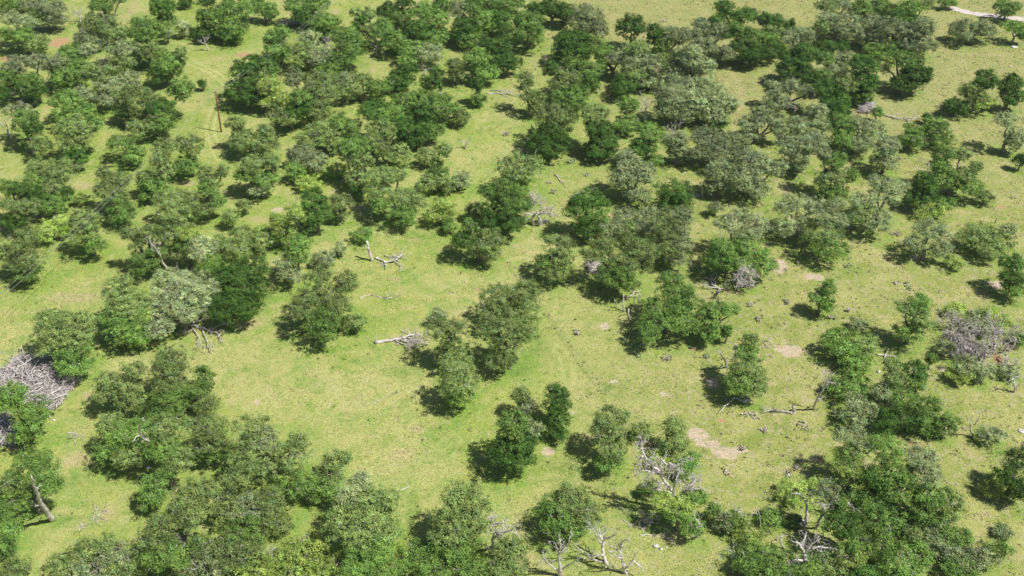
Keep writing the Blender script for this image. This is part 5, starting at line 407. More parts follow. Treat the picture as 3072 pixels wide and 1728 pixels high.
POST=[(39.53,299.92,1.18,'wooden fence post on open pasture, top edge of photo'),(25.45,244.72,1.15,'wooden fence post left of dark oaks, 60% across 16% down'),(63.39,255.06,1.27,'wooden fence post below dark oaks, 74% across 13% down'),(11.34,211.23,1.83,'grey fence post on green grass below a big dark oak'),(99.74,184.01,1.3,'brown fence post on tan grass near the right edge')]
ROCK=[(20.63,100.09,.38,'largest white rock on bare ground below the sprawling dead tree'),(21.41,99.56,.25,'pale rock just below the largest white rock'),(22.56,101.57,.22,'white rock, topmost of the group below the sprawling dead tree'),(23.28,100.55,.15,'small white rock, rightmost of the group below sprawling dead tree'),(22.19,99.87,.17,'small white rock in the middle of the lower rock group'),(77.34,160.73,.18,'white stone on the dirt track, upper left of three'),(78.13,159.03,.18,'white stone on the dirt track, middle of three'),(80.86,157.32,.2,'white stone on the dirt track, lower right of three'),(91.63,264.23,.54,'white rock between dark oak crowns, upper right'),(136.22,270.49,.87,'flat pinkish rock slab on pasture near upper right edge'),(130.85,258.67,.34,'small white rock on pasture near upper right edge'),(-11.64,160.01,.2,'white stone on meadow left of small reddish soil patch'),(-10.04,164.06,.18,'white stone on meadow, left of two above the reddish soil'),(-8.92,164.06,.18,'white stone on meadow, right of two above the reddish soil'),(-17.14,152.28,.13,'tiny white stone above the right end of the fallen log'),(-30.36,129.87,.14,'tiny white stone on the meadow, 32% across 70% down'),(-21.59,127.28,.13,'tiny white stone on the meadow, 37% across 72% down'),(-18.41,116.16,.11,'tiny white stone on the lower meadow, 38% across 81% down'),(-75.66,126.82,.24,'pale rock on grass beside the smaller brush pile'),(-74.71,126.0,.24,'pale rock on grass, lower right of another beside the brush pile'),(37.89,104.65,.51,'bright white angular block among shrubs at lower right'),(82.32,123.59,.56,'pale flat rock at the right edge, lower quarter'),(63.03,137.87,.4,'pinkish rock in grass above the dark lower-right oaks'),(-56.47,115.55,.36,'pale boulder at the foot of the forked snag')]
DIRT=[(-133.78,263.5,6.51,2.52,'o'),(-123.65,273.9,3.67,3.06,'o'),(-113.63,234.98,1.57,2.14,'t'),(-110.42,295.75,2.03,6.44,'t'),(-72.26,265.83,2.03,1.32,'o'),(-77.99,263.5,3.1,2.16,'t'),(-101.2,227.24,1.25,1.16,'o'),(-102.06,255.75,1.36,1.38,'o'),(-51.54,294.47,2.02,2.56,'t'),(-36.44,256.44,1.37,2.42,'t'),(-2.2,253.69,1.81,2.05,'t'),(25.95,272.37,1.43,1.89,'t'),(37.95,255.75,.91,2.42,'o'),(43.79,270.12,.95,1.5,'t'),(92.37,263.5,1.86,2.16,'t'),(-70.64,199.87,3.05,1.46,'t'),(-93.23,198.9,2.54,1.93,'t'),(-74.31,169.79,1.83,5.08,'t'),(-53.14,185.54,2.9,1.76,'t'),(-20.02,178.27,1.88,.63,'t'),(-18.54,216.3,1.61,1.63,'t'),(-38.47,196.51,1.51,1.66,'t'),(-49.25,189.1,1.1,1.13,'p'),(-13.75,205.82,.78,1.52,'t'),(1.17,175.79,2.33,1.23,'t'),(-36.1,193.68,.75,1.4,'t'),(59.07,197.94,2.53,2.16,'t'),(39.47,195.09,1.0,.94,'p'),(20.62,187.31,.97,1.11,'t'),(58.71,196.98,2.14,1.67,'t'),(52.42,169.4,1.82,2.53,'p'),(58.16,165.56,1.91,1.14,'p'),(75.82,206.84,1.04,2.29,'t'),(79.56,171.76,.92,.79,'p'),(103.26,190.01,1.23,.68,'o'),(-42.46,130.29,.78,.85,'p'),(-71.24,132.14,1.27,1.29,'t'),(-80.91,159.11,7.66,2.16,'t'),(-48.46,150.09,2.11,1.0,'t'),(-6.62,161.28,.88,.44,'o'),(-46.47,151.43,2.55,1.01,'t'),(-22.59,164.62,1.34,.94,'t'),(16.82,150.09,.95,1.0,'p'),(25.36,132.28,.78,.43,'p'),(30.66,136.82,1.0,1.34,'t'),(33.98,135.04,.89,1.18,'p'),(17.38,135.33,.79,.44,'p'),(32.43,143.9,1.03,.32,'o'),(49.29,143.58,2.77,1.9,'p'),(92.24,162.94,2.22,1.3,'p'),(42.72,160.55,.66,.73,'t'),(43.94,135.04,1.19,1.03,'t'),(74.19,138.62,.9,.76,'p'),(84.73,141.08,1.52,1.86,'o'),(-61.19,99.98,.92,.53,'o'),(-56.79,100.4,1.09,.63,'o'),(-78.31,119.56,2.21,.77,'t'),(-68.26,117.03,2.73,1.5,'t'),(-59.88,106.16,1.38,2.24,'t'),(-15.62,123.99,1.51,1.06,'t'),(-17.39,118.04,2.75,2.01,'t'),(.86,103.95,1.02,2.19,'t'),(5.73,118.79,1.01,.89,'p'),(9.9,127.78,.57,.41,'p'),(29.88,122.67,1.78,1.45,'p'),(33.71,118.54,2.2,1.52,'p'),(35.86,119.3,1.11,.76,'p'),(31.45,120.58,1.85,.77,'p'),(23.62,102.0,1.69,1.5,'t'),(22.37,120.58,1.11,1.03,'t'),(34.13,125.87,.85,.54,'o'),(1.6,97.59,2.48,2.05,'t'),(48.17,117.28,.55,.87,'o'),(63.75,120.58,.74,.52,'o'),(58.75,96.78,.99,.61,'o')]
LUSH=[(-41.03,146.14,2.08,.97),(-32.65,143.58,1.64,.95),(17.64,133.58,3.93,2.32),(4.88,144.22,3.09,3.18),(.54,138.02,2.01,2.26),(8.99,115.55,5.43,3.07),(18.95,106.16,4.32,2.24),(-66.83,112.64,2.68,1.43),(-56.91,109.12,1.75,1.38),(-65.21,105.05,3.44,1.33),(-72.78,127.92,3.83,1.1),(-46.29,161.28,2.21,5.49),(-17.75,179.52,4.73,2.52),(-88.97,173.36,3.47,1.21),(-6.42,162.02,2.21,.92),(-19.04,138.02,3.01,1.21),(-14.68,106.16,1.04,3.36)]
TRK=[([(-84.74,260.64),(-80.24,257.13),(-75.99,253.01),(-72.88,248.32),(-71.39,244.4),(-71.53,239.31),(-72.3,234.98),(-72.36,230.18),(-71.34,223.79),(-69.14,217.65),(-66.27,210.7)],.45,1.0,1.75),([(-76.32,154.17),(-74.84,150.09),(-73.2,146.14),(-70.38,142.95),(-67.72,140.15),(-65.49,138.02)],.5,.6,1.75),([(-98.84,154.69),(-92.39,154.69),(-88.21,155.04),(-84.2,155.91)],1.2,.4,.0),([(8.17,144.22),(9.28,141.08),(9.66,138.02),(9.54,135.04),(8.95,132.71)],.4,.5,1.75),([(70.47,177.44),(73.0,172.96),(75.32,168.23),(76.79,165.56)],1.3,.7,.0),([(74.83,166.51),(76.85,162.02),(78.7,158.75),(80.63,156.61)],1.3,.7,.0),([(55.02,259.23),(57.17,253.69),(57.84,247.0),(57.21,239.94),(54.5,230.77),(52.59,224.36),(51.66,220.41)],1.4,.7,.0),([(-24.86,167.28),(-22.33,164.24),(-21.09,162.75)],.8,.5,.0),([(-69.2,135.04),(-64.09,138.02),(-57.12,142.32),(-46.66,141.08)],4.0,.25,.0),([(111.61,243.11),(101.3,238.06),(93.01,239.31)],3.0,.35,.0),([(-113.01,303.63),(-111.19,294.9),(-109.68,287.36)],2.5,.5,.0)]
ROAD=[[(127.63,298.34),(129.63,296.18),(132.0,294.21),(134.86,292.77),(137.91,291.93),(141.47,290.67),(145.66,289.42),(156.12,287.36)]]
FENCE=[[(-5.46,176.82),(-2.39,173.56),(1.72,164.24),(5.14,156.61),(6.87,152.79),(8.73,148.1),(10.58,143.58),(12.23,139.23),(13.67,136.22),(15.57,132.14)]]

# ---------------------------------------------------------------- helpers
class Acc:
    """collects triangles"""
    def __init__(s): s.v = []; s.f = []; s.c = []; s.n = 0
    def add(s, v, f, c=None):
        v = np.asarray(v, float).reshape(-1, 3); f = np.asarray(f, int).reshape(-1, 3)
        s.v.append(v); s.f.append(f + s.n); s.n += len(v)
        if c is not None:
            c = np.asarray(c, float)
            if c.ndim == 1: c = np.tile(c, (len(v), 1))
            s.c.append(c)
    def mesh(s, name, mat, smooth=False):
        v = np.concatenate(s.v); f = np.concatenate(s.f)
        me = bpy.data.meshes.new(name)
        me.vertices.add(len(v)); me.vertices.foreach_set('co', v.astype(np.float32).ravel())
        me.loops.add(f.size); me.loops.foreach_set('vertex_index', f.astype(np.int32).ravel())
        me.polygons.add(len(f)); me.polygons.foreach_set('loop_start', np.arange(0, f.size, 3, dtype=np.int32))
        me.update(calc_edges=False)
        if smooth: me.polygons.foreach_set('use_smooth', np.ones(len(f), bool))
        if s.c:
            c = np.concatenate(s.c); a = me.color_attributes.new('tint', 'FLOAT_COLOR', 'POINT')
            a.data.foreach_set('color', np.hstack([c, np.ones((len(c), 1))]).astype(np.float32).ravel())
        me.materials.append(mat)
        return me

def link(name, me, parent=None, loc=None):
    o = bpy.data.objects.new(name, me); COL.objects.link(o)
    if parent: o.parent = parent
    if loc is not None: o.location = loc
    return o

def thing(name, loc, label, cat, group=None, me=None):
    o = bpy.data.objects.new(name, me); COL.objects.link(o); o.location = loc
    o['label'] = label; o['category'] = cat
    if group: o['group'] = group
    if me is None: o.empty_display_size = .5
    return o

def tube(acc, pts, rad, n=5, c=None):
    pts = np.asarray(pts, float); k = len(pts)
    t = np.gradient(pts, axis=0); t /= np.linalg.norm(t, axis=1)[:, None] + 1e-9
    ref = np.array([.13, .97, .2]) if abs(t[0][2]) > .6 else np.array([0, 0, 1.])
    a = np.cross(t, ref); a /= np.linalg.norm(a, axis=1)[:, None] + 1e-9; b = np.cross(t, a)
    th = np.arange(n) * 2*math.pi/n; r = np.asarray(rad, float)
    v = pts[:, None] + r[:, None, None]*(np.cos(th)[None, :, None]*a[:, None] + np.sin(th)[None, :, None]*b[:, None])
    v = v.reshape(-1, 3); f = []
    for i in range(k-1):
        for j in range(n):
            p, q = i*n+j, i*n+(j+1) % n
            f += [(p, q, q+n), (p, q+n, p+n)]
    e = (k-1)*n
    for j in range(1, n-1): f += [(0, j+1, j), (e, e+j, e+j+1)]
    acc.add(v, f, c)

def wiggle(p, q, n, amp):
    t = np.linspace(0, 1, n)[:, None]; o = rng.normal(0, amp, (n, 3)); o[0] = o[-1] = 0
    return p*(1-t) + q*t + o

def spray(acc, p, d, Ln, r, depth, c=None, up=.15, rmin=.02):
    """a limb that wanders and forks"""
    d = d/(np.linalg.norm(d)+1e-9); n = 5
    pts = [p]
    for i in range(n-1):
        d = d + rng.normal(0, .28, 3); d[2] += up*.3; d /= np.linalg.norm(d)
        q = pts[-1] + d*Ln/(n-1)
        if q[2] < .06: q[2] = .06+rng.uniform(0, .1)
        pts.append(q)
    tube(acc, pts, np.linspace(r, max(r*.45, rmin), n), 4 if r < .08 else 5, c)
    if depth > 0:
        for i in range(rng.integers(3, 6)):
            j = rng.integers(1, n); dd = d + rng.normal(0, .75, 3)
            spray(acc, pts[j], dd, Ln*rng.uniform(.4, .7), max(r*.5, rmin), depth-1, c, up, rmin)

# ---------------------------------------------------------------- materials
def mat(name):
    m = bpy.data.materials.new(name); m.use_nodes = True; n = m.node_tree.nodes; l = m.node_tree.links
    return m, n, l, n['Principled BSDF']
def noise_col(n, l, scale, stops, detail=3, vec=None):
    x = n.new('ShaderNodeTexNoise'); x.inputs['Scale'].default_value = scale; x.inputs['Detail'].default_value = detail
    if vec is not None: l.new(vec, x.inputs['Vector'])
    r = n.new('ShaderNodeValToRGB'); l.new(x.outputs['Fac'], r.inputs[0])
    e = r.color_ramp.elements
    e[0].position, e[0].color = stops[0][0], (*stops[0][1], 1); e[1].position, e[1].color = stops[-1][0], (*stops[-1][1], 1)
    for p, c in stops[1:-1]:
        k = e.new(p); k.color = (*c, 1)
    return r.outputs[0], x.outputs['Fac']
def simple(name, scale, a, b, rough=.85, bump=0):
    m, n, l, p = mat(name); tc = n.new('ShaderNodeTexCoord')
    c, f = noise_col(n, l, scale, [(.35, a), (.68, b)], 4, tc.outputs['Object'])
    l.new(c, p.inputs['Base Color']); p.inputs['Roughness'].default_value = rough; p.inputs['Specular IOR Level'].default_value = .2
    if bump:
        bp = n.new('ShaderNodeBump'); bp.inputs['Strength'].default_value = bump; bp.inputs['Distance'].default_value = .05
        l.new(f, bp.inputs['Height']); l.new(bp.outputs[0], p.inputs['Normal'])
    return m
def leafmat(name, trans=.22):
    m, n, l, p = mat(name); a = n.new('ShaderNodeAttribute'); a.attribute_name = 'tint'
    oi = n.new('ShaderNodeObjectInfo'); mr = n.new('ShaderNodeMapRange'); mr.inputs[3].default_value = .80; mr.inputs[4].default_value = 1.22
    l.new(oi.outputs['Random'], mr.inputs[0])
    hs = n.new('ShaderNodeHueSaturation'); l.new(a.outputs['Color'], hs.inputs['Color']); l.new(mr.outputs[0], hs.inputs['Value'])
    l.new(hs.outputs[0], p.inputs['Base Color']); p.inputs['Roughness'].default_value = .6; p.inputs['Specular IOR Level'].default_value = .1
    t = n.new('ShaderNodeBsdfTranslucent'); l.new(hs.outputs[0], t.inputs[0])
    mx = n.new('ShaderNodeMixShader'); mx.inputs[0].default_value = trans
    l.new(p.outputs[0], mx.inputs[1]); l.new(t.outputs[0], mx.inputs[2]); l.new(mx.outputs[0], n['Material Output'].inputs[0])
    return m
def tintmat(name):
    m, n, l, p = mat(name); a = n.new('ShaderNodeAttribute'); a.attribute_name = 'tint'
    l.new(a.outputs['Color'], p.inputs['Base Color']); p.inputs['Roughness'].default_value = .85; p.inputs['Specular IOR Level'].default_value = .15
    return m
M_leaf = leafmat('leaves'); M_tuft = leafmat('grass_blades', .35)
M_bark = simple('bark', 3, (.14, .12, .10), (.40, .36, .31), .9, .4)
M_twig = simple('dead_twigs', 1.5, (.38, .35, .31), (.72, .67, .61), .9)
M_dead = simple('bleached_wood', 2.2, (.38, .34, .31), (.84, .79, .74), .8, .3)
M_stick = tintmat('brush_sticks')
M_rock = simple('pale_rock', 2, (.5, .47, .43), (.82, .8, .76), .9, .3)
M_cact = tintmat('cactus_pads')
M_pole = simple('pole_wood', 2, (.17, .075, .04), (.34, .16, .085), .85, .2)
M_wire = simple('wire', 2, (.25, .25, .25), (.4, .4, .4), .4)

# ---------------------------------------------------------------- ground
def pts_in(name): pass
xs = np.concatenate([[-2500, -1200, -600, -350, -240], np.arange(-185, 185.1, .42), [240, 350, 600, 1200, 2500]])
ys = np.concatenate([[-1500, -600, -200, 0, 60], np.arange(84, 330.1, .42), [400, 520, 800, 1500, 3500]])
X, Y = np.meshgrid(xs, ys); nx, ny = len(xs), len(ys)
def vnoise(x, y, s, seed):
    r = np.random.default_rng(seed); g = r.random((256, 256)); u = x/s; v = y/s
    i = np.floor(u).astype(int); j = np.floor(v).astype(int); fu = u-i; fv = v-j
    fu = fu*fu*(3-2*fu); fv = fv*fv*(3-2*fv); G = lambda a, b: g[a % 256, b % 256]
    return (G(i, j)*(1-fu)+G(i+1, j)*fu)*(1-fv) + (G(i, j+1)*(1-fu)+G(i+1, j+1)*fu)*fv
wob = .5*vnoise(X, Y, 2.2, 1) + .3*vnoise(X, Y, .9, 2) + .35*vnoise(X, Y, 5, 3) - .575
pink = np.zeros_like(X); tan = np.zeros_like(X); orange = np.zeros_like(X); lush = np.zeros_like(X); trk = np.zeros_like(X)
sstep = lambda a, b, t: (lambda q: q*q*(3-2*q))(np.clip((t-a)/(b-a), 0, 1))
def ell(x, y, rx, ry, soft):
    d = np.sqrt(((X-x)/rx)**2+((Y-y)/ry)**2) + wob*1.1
    return 1-sstep(1-soft, 1+soft*.6, d)
for x, y, rx, ry, k in DIRT:
    m = ell(x, y, rx, ry, .45 if k != 't' else .8)
    if k == 'p': pink = np.maximum(pink, m)
    elif k == 'o': orange = np.maximum(orange, m*.95)
    else: tan = np.maximum(tan, m*.75)
for x, y, rx, ry in LUSH: lush = np.maximum(lush, ell(x, y, rx, ry, .9))
def smooth_path(p, n=6):
    p = np.array(p, float); P = np.vstack([2*p[0]-p[1], p, 2*p[-1]-p[-2]]); o = []
    for i in range(1, len(P)-2):
        for t in np.linspace(0, 1, n, endpoint=False):
            a, b, c, d = P[i-1:i+3]; o.append(.5*((2*b)+(-a+c)*t+(2*a-5*b+4*c-d)*t*t+(-a+3*b-3*c+d)*t**3))
    o.append(P[-2]); return np.array(o)
def pathdist(p, w):
    d = np.full(X.shape, 99.); lo_ = p.min(0)-w; hi = p.max(0)+w
    ii = np.where((ys > lo_[1]) & (ys < hi[1]))[0]; jj = np.where((xs > lo_[0]) & (xs < hi[0]))[0]
    if len(ii) == 0 or len(jj) == 0: return d
    sl = np.ix_(ii, jj); xx = X[sl]; yy = Y[sl]; dd = np.full(xx.shape, 99.)
    for a, b in zip(p[:-1], p[1:]):
        ab = b-a; t = np.clip(((xx-a[0])*ab[0]+(yy-a[1])*ab[1])/(ab@ab+1e-9), 0, 1)
        dd = np.minimum(dd, np.hypot(xx-a[0]-t*ab[0], yy-a[1]-t*ab[1]))
    d[sl] = dd; return d
for p, w, st, g in TRK:
    p = smooth_path(p); d = pathdist(p, 8)
    if g: d = np.abs(d-g/2)
    m = (1-sstep(w*.35, w, d+wob*.15*w))*st
    if st > .4: trk = np.maximum(trk, m*.85) if g else trk
    if not g: tan = np.maximum(tan, m*.8)
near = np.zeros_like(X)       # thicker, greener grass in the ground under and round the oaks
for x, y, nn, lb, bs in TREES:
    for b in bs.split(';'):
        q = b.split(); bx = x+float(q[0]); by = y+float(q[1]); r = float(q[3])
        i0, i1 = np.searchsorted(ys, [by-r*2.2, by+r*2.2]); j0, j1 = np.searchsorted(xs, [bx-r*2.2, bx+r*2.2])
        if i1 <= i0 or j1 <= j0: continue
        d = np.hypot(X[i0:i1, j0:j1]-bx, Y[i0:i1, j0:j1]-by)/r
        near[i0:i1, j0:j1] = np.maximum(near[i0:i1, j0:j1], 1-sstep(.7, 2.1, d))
Z = .25*vnoise(X, Y, 30, 8) + .06*vnoise(X, Y, 4, 9)-.17
Z[(np.abs(X) > 200) | (Y > 340) | (Y < 70)] = 0
east = sstep(-5, 45, X + 14*(vnoise(X, Y, 25, 12)-.5) - .10*(Y-150)); north = sstep(215, 275, Y+.25*X)*sstep(-20, 30, X)
g = Acc(); V = np.stack([X, Y, Z], -1).reshape(-1, 3)
i, j = np.meshgrid(np.arange(ny-1), np.arange(nx-1), indexing='ij'); a = (i*nx+j).ravel()
F = np.concatenate([np.stack([a, a+1, a+nx+1], 1), np.stack([a, a+nx+1, a+nx], 1)])
g.add(V, F)
def grasscolor():
    m, n, l, p = mat('pasture_grass'); tc = n.new('ShaderNodeTexCoord'); O = tc.outputs['Object']
    def mix(f, a, b, mode='MIX'):
        x = n.new('ShaderNodeMix'); x.data_type = 'RGBA'; x.blend_type = mode
        if isinstance(f, float): x.inputs[0].default_value = f
        else: l.new(f, x.inputs[0])
        for s_, i_ in ((a, 6), (b, 7)):
            if isinstance(s_, tuple): x.inputs[i_].default_value = (*s_, 1)
            else: l.new(s_, x.inputs[i_])
        return x.outputs[2]
    def math_(op, a, b):
        x = n.new('ShaderNodeMath'); x.operation = op; x.use_clamp = True
        for s_, i_ in ((a, 0), (b, 1)):
            if isinstance(s_, (int, float)): x.inputs[i_].default_value = s_
            else: l.new(s_, x.inputs[i_])
        return x.outputs[0]
    def nz(scale, lo, hi, det=3, dist=0):
        x = n.new('ShaderNodeTexNoise'); x.inputs['Scale'].default_value = scale; x.inputs['Detail'].default_value = det; x.inputs['Distortion'].default_value = dist
        l.new(O, x.inputs['Vector']); r = n.new('ShaderNodeMapRange'); r.inputs[1].default_value = lo; r.inputs[2].default_value = hi; l.new(x.outputs['Fac'], r.inputs[0]); return r.outputs[0]
    at = lambda nm: (lambda q: (setattr(q, 'attribute_name', nm), q)[1])(n.new('ShaderNodeAttribute'))
    s1 = n.new('ShaderNodeSeparateColor'); l.new(at('soil').outputs['Color'], s1.inputs[0])
    s2 = n.new('ShaderNodeSeparateColor'); l.new(at('cover').outputs['Color'], s2.inputs[0])
    s3 = n.new('ShaderNodeSeparateColor'); l.new(at('zone').outputs['Color'], s3.inputs[0])
    base = mix(nz(.045, .36, .64, 4, .6), (.355, .395, .110), (.465, .445, .190))
    base = mix(math_('MULTIPLY', nz(.11, .45, .7, 4, 1), .6), base, (.22, .34, .065))
    base = mix(math_('MULTIPLY', nz(.5, .5, .72, 4, .5), .6), base, (.47, .43, .22))
    base = mix(math_('MULTIPLY', nz(.28, .5, .66, 6, 1.5), .6), base, (.20, .33, .07))
    olive = mix(nz(.16, .36, .64, 5, .8), (.25, .31, .075), (.41, .40, .15))
    olive = mix(math_('MULTIPLY', nz(.7, .50, .66, 5, 1), .65), olive, (.47, .40, .26))
    base = mix(s3.outputs[0], base, olive)
    far = mix(nz(.25, .3, .7, 5), (.31, .34, .12), (.41, .38, .17))
    base = mix(s3.outputs[1], base, far)
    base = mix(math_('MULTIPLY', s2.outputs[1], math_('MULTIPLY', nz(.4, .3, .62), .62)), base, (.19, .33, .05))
    base = mix(math_('MULTIPLY', s2.outputs[0], nz(.6, .3, .75)), base, (.14, .25, .05))
    # bare ground and wheel ruts
    def ragged(ch, k, off):
        q = math_('ADD', math_('MULTIPLY', nz(1.3, .2, .8, 6, .6), .62), math_('MULTIPLY', nz(4.5, .25, .75, 3), .38))
        x = n.new('ShaderNodeMath'); x.operation = 'ADD'; l.new(s1.outputs[ch], x.inputs[0]); l.new(q, x.inputs[1])
        y = n.new('ShaderNodeMapRange'); y.inputs[1].default_value = off; y.inputs[2].default_value = off+.42; y.inputs[4].default_value = k; l.new(x.outputs[0], y.inputs[0]); return y.outputs[0]
    base = mix(math_('MULTIPLY', s1.outputs[1], .6), base, (.48, .42, .21))
    base = mix(ragged(1, .75, .98), base, (.48, .38, .23))
    base = mix(ragged(2, .9, .9), base, (.50, .30, .19))
    soil = mix(nz(3, .3, .7, 4), (.50, .38, .30), (.68, .55, .45))
    base = mix(ragged(0, .82, .72), base, soil)
    base = mix(math_('MULTIPLY', s2.outputs[2], .75), base, (.56, .56, .24))
    # blades, litter, weeds
    v = mix(nz(5.5, .32, .7, 3), (.64, .68, .62), (1.26, 1.24, 1.2)); base = mix(1.0, base, v, 'MULTIPLY')
    v = mix(nz(1.7, .3, .7, 4, .8), (.84, .87, .86), (1.12, 1.1, 1.1)); base = mix(1.0, base, v, 'MULTIPLY')
    wd = math_('MULTIPLY', nz(.9, .62, .70, 2), math_('ADD', math_('MULTIPLY', s3.outputs[0], .5), .25)); base = mix(wd, base, (.18, .26, .07))
    lit = math_('MULTIPLY', nz(3.2, .64, .70, 2), s3.outputs[0]); base = mix(lit, base, (.33, .28, .25))
    l.new(base, p.inputs['Base Color']); p.inputs['Roughness'].default_value = .95; p.inputs['Specular IOR Level'].default_value = .05
    bt = n.new('ShaderNodeTexNoise'); bt.inputs['Scale'].default_value = 4; bt.inputs['Detail'].default_value = 5; l.new(O, bt.inputs['Vector'])
    bp = n.new('ShaderNodeBump'); bp.inputs['Strength'].default_value = .7; bp.inputs['Distance'].default_value = .12
    l.new(bt.outputs['Fac'], bp.inputs['Height']); l.new(bp.outputs[0], p.inputs['Normal'])
    return m
M_grass = grasscolor()
gm = g.mesh('ground', M_grass)
for nm, ch in (('soil', (pink, tan, orange)), ('cover', (lush, near, trk)), ('zone', (east, north, north*0))):
    at = gm.color_attributes.new(nm, 'FLOAT_COLOR', 'POINT')
    at.data.foreach_set('color', np.stack([*[c.ravel() for c in ch], np.ones(X.size)], 1).astype(np.float32).ravel())
go = link('ground', gm); go['kind'] = 'structure'
def ground_z(x, y):
    if abs(x) > 180 or not 90 < y < 325: return 0
    return float(Z[np.searchsorted(ys, y), np.searchsorted(xs, x)])
# gravel road at the upper right
for p in ROAD:
    c = smooth_path(p, 10); t = np.gradient(c, axis=0); t /= np.linalg.norm(t, axis=1)[:, None]; nn = np.stack([-t[:, 1], t[:, 0]], 1)
    w = 1.5+rng.uniform(-.25, .25, len(c)); acc = Acc(); v = []
    for k in (-1, -.5, 0, .5, 1): v.append(np.column_stack([c+nn*(w*k)[:, None], [ground_z(*q)+.10-.05*abs(k) for q in c]]))
    v = np.stack(v, 1); N = len(c); f = []
    for i_ in range(N-1):
        for j_ in range(4):
            a_ = i_*5+j_; f += [(a_, a_+1, a_+6), (a_, a_+6, a_+5)]
    acc.add(v.reshape(-1, 3), f)
    ro = link('gravel_road', acc.mesh('gravel_road', simple('pale_gravel', 1.1, (.5, .42, .37), (.72, .64, .6), .95, .5))); ro['kind'] = 'structure'
# grass tufts and field stones: uncountable cover
def blades(n, region, h, wd, cols, keep=None):
    x = rng.uniform(region[0], region[1], n); y = rng.uniform(region[2], region[3], n)
    ok = np.abs(x) < (y*.62+14)
    if keep is not None: ok &= keep(x, y)
    x, y = x[ok], y[ok]; n = len(x)
    ii = np.clip(np.searchsorted(ys, y), 0, ny-1); jj = np.clip(np.searchsorted(xs, x), 0, nx-1)
    bare = np.maximum(pink, orange*.6)[ii, jj]; ok = rng.random(n) > bare; x, y, ii, jj = x[ok], y[ok], ii[ok], jj[ok]; n = len(x)
    z = Z[ii, jj]; th = rng.uniform(0, 6.283, n); H = h*rng.uniform(.5, 1.3, n); w_ = wd*rng.uniform(.6, 1.4, n)
    lean = rng.normal(0, .5, (n, 2))*H[:, None]
    b = np.stack([x, y, z], 1); t = np.stack([np.cos(th)*w_, np.sin(th)*w_, np.zeros(n)], 1)
    v = np.stack([b-t, b+t, b+np.column_stack([lean, H])], 1).reshape(-1, 3)
    e = east[ii, jj][:, None]; c = np.array(cols[0])[None]*(1-e)+np.array(cols[1])[None]*e; c = c*rng.uniform(.7, 1.25, (n, 1))
    a_ = Acc(); a_.add(v, np.arange(3*n), np.repeat(c, 3, 0)); return a_
tf = blades(420000, (-175, 175, 88, 325), .16, .12, ((.38, .46, .12), (.34, .36, .13)), lambda x, y: rng.random(len(x)) < .12+.9*sstep(.35, .75, .6*vnoise(x+500, y, 3.1, 21)+.4*vnoise(x+500, y, .9, 22)))
o = link('grass_tufts', tf.mesh('grass_tufts', M_tuft)); o['kind'] = 'stuff'; o['label'] = 'short yellow-green pasture grass tufts'; o['category'] = 'grass'
# low forbs and dead litter
x = rng.uniform(-175, 175, 16000); y = rng.uniform(88, 322, 16000); ii = np.clip(np.searchsorted(ys, y), 0, ny-1); jj = np.clip(np.searchsorted(xs, x), 0, nx-1)
ok = (np.abs(x) < y*.62+14) & (rng.random(16000) < .10+.65*east[ii, jj]*sstep(.4, .7, vnoise(x+500, y, 7, 31))+.25*near[ii, jj]); x, y, ii, jj = x[ok], y[ok], ii[ok], jj[ok]; n = len(x); k = 14
fx = []
for p in FENCE:
    for a_, b_ in zip(p[:-1], p[1:]):
        for _ in range(int(.5*math.dist(a_, b_))): q = rng.random(); fx.append((a_[0]+(b_[0]-a_[0])*q+rng.normal(0, .3), a_[1]+(b_[1]-a_[1])*q+rng.normal(0, .3)))
fx = np.array(fx); x = np.concatenate([x, fx[:, 0]]); y = np.concatenate([y, fx[:, 1]]); n = len(x)
ii = np.clip(np.searchsorted(ys, y), 0, ny-1); jj = np.clip(np.searchsorted(xs, x), 0, nx-1)
cr = rng.uniform(.1, .38, n); P_ = np.stack([x, y, Z[ii, jj]+.05], 1).repeat(k, 0)+rng.normal(0, 1, (n*k, 3))*np.repeat(cr, k)[:, None]*[1, 1, .3]+[0, 0, .05]
dv = rng.normal(0, .09, (n*k, 3, 3)); v = (P_[:, None]+dv).reshape(-1, 3); dead_ = rng.random(n) < .12+.42*east[ii, jj]
cc = np.where(dead_[:, None], np.array([.34, .28, .25]), np.array([.19, .28, .08]))*rng.uniform(.6, 1.3, (n, 1)); a_ = Acc(); a_.add(v, np.arange(len(v)), np.repeat(cc, 3*k, 0))
o = link('low_weeds', a_.mesh('low_weeds', M_tuft)); o['kind'] = 'stuff'; o['label'] = 'low dark forbs and dead weed litter in the grass'; o['category'] = 'weeds'
def st(x, y): return ((x-118)/55)**2+((y-262)/45)**2 < rng.uniform(.2, 1.1, len(x))
x = rng.uniform(50, 175, 2600); y = rng.uniform(190, 318, 2600); ok = st(x, y); x, y = x[ok], y[ok]; acc = Acc()
for a_, b_ in zip(x, y):
    r = rng.uniform(.08, .26); q = rng.normal(0, 1, (6, 3)); q /= np.linalg.norm(q, axis=1)[:, None]
    o8 = np.array([(1, 0, 0), (0, 1, 0), (-1, 0, 0), (0, -1, 0), (0, 0, .6), (0, 0, -.3)])*r*rng.uniform(.7, 1.3, (6, 1))
    acc.add(o8+[a_, b_, ground_z(a_, b_)+.05], [(0, 1, 4), (1, 2, 4), (2, 3, 4), (3, 0, 4), (1, 0, 5), (2, 1, 5), (3, 2, 5), (0, 3, 5)])
o = link('field_stones', acc.mesh('field_stones', M_rock)); o['kind'] = 'stuff'; o['label'] = 'small pale stones scattered over the tan pasture'; o['category'] = 'stones'

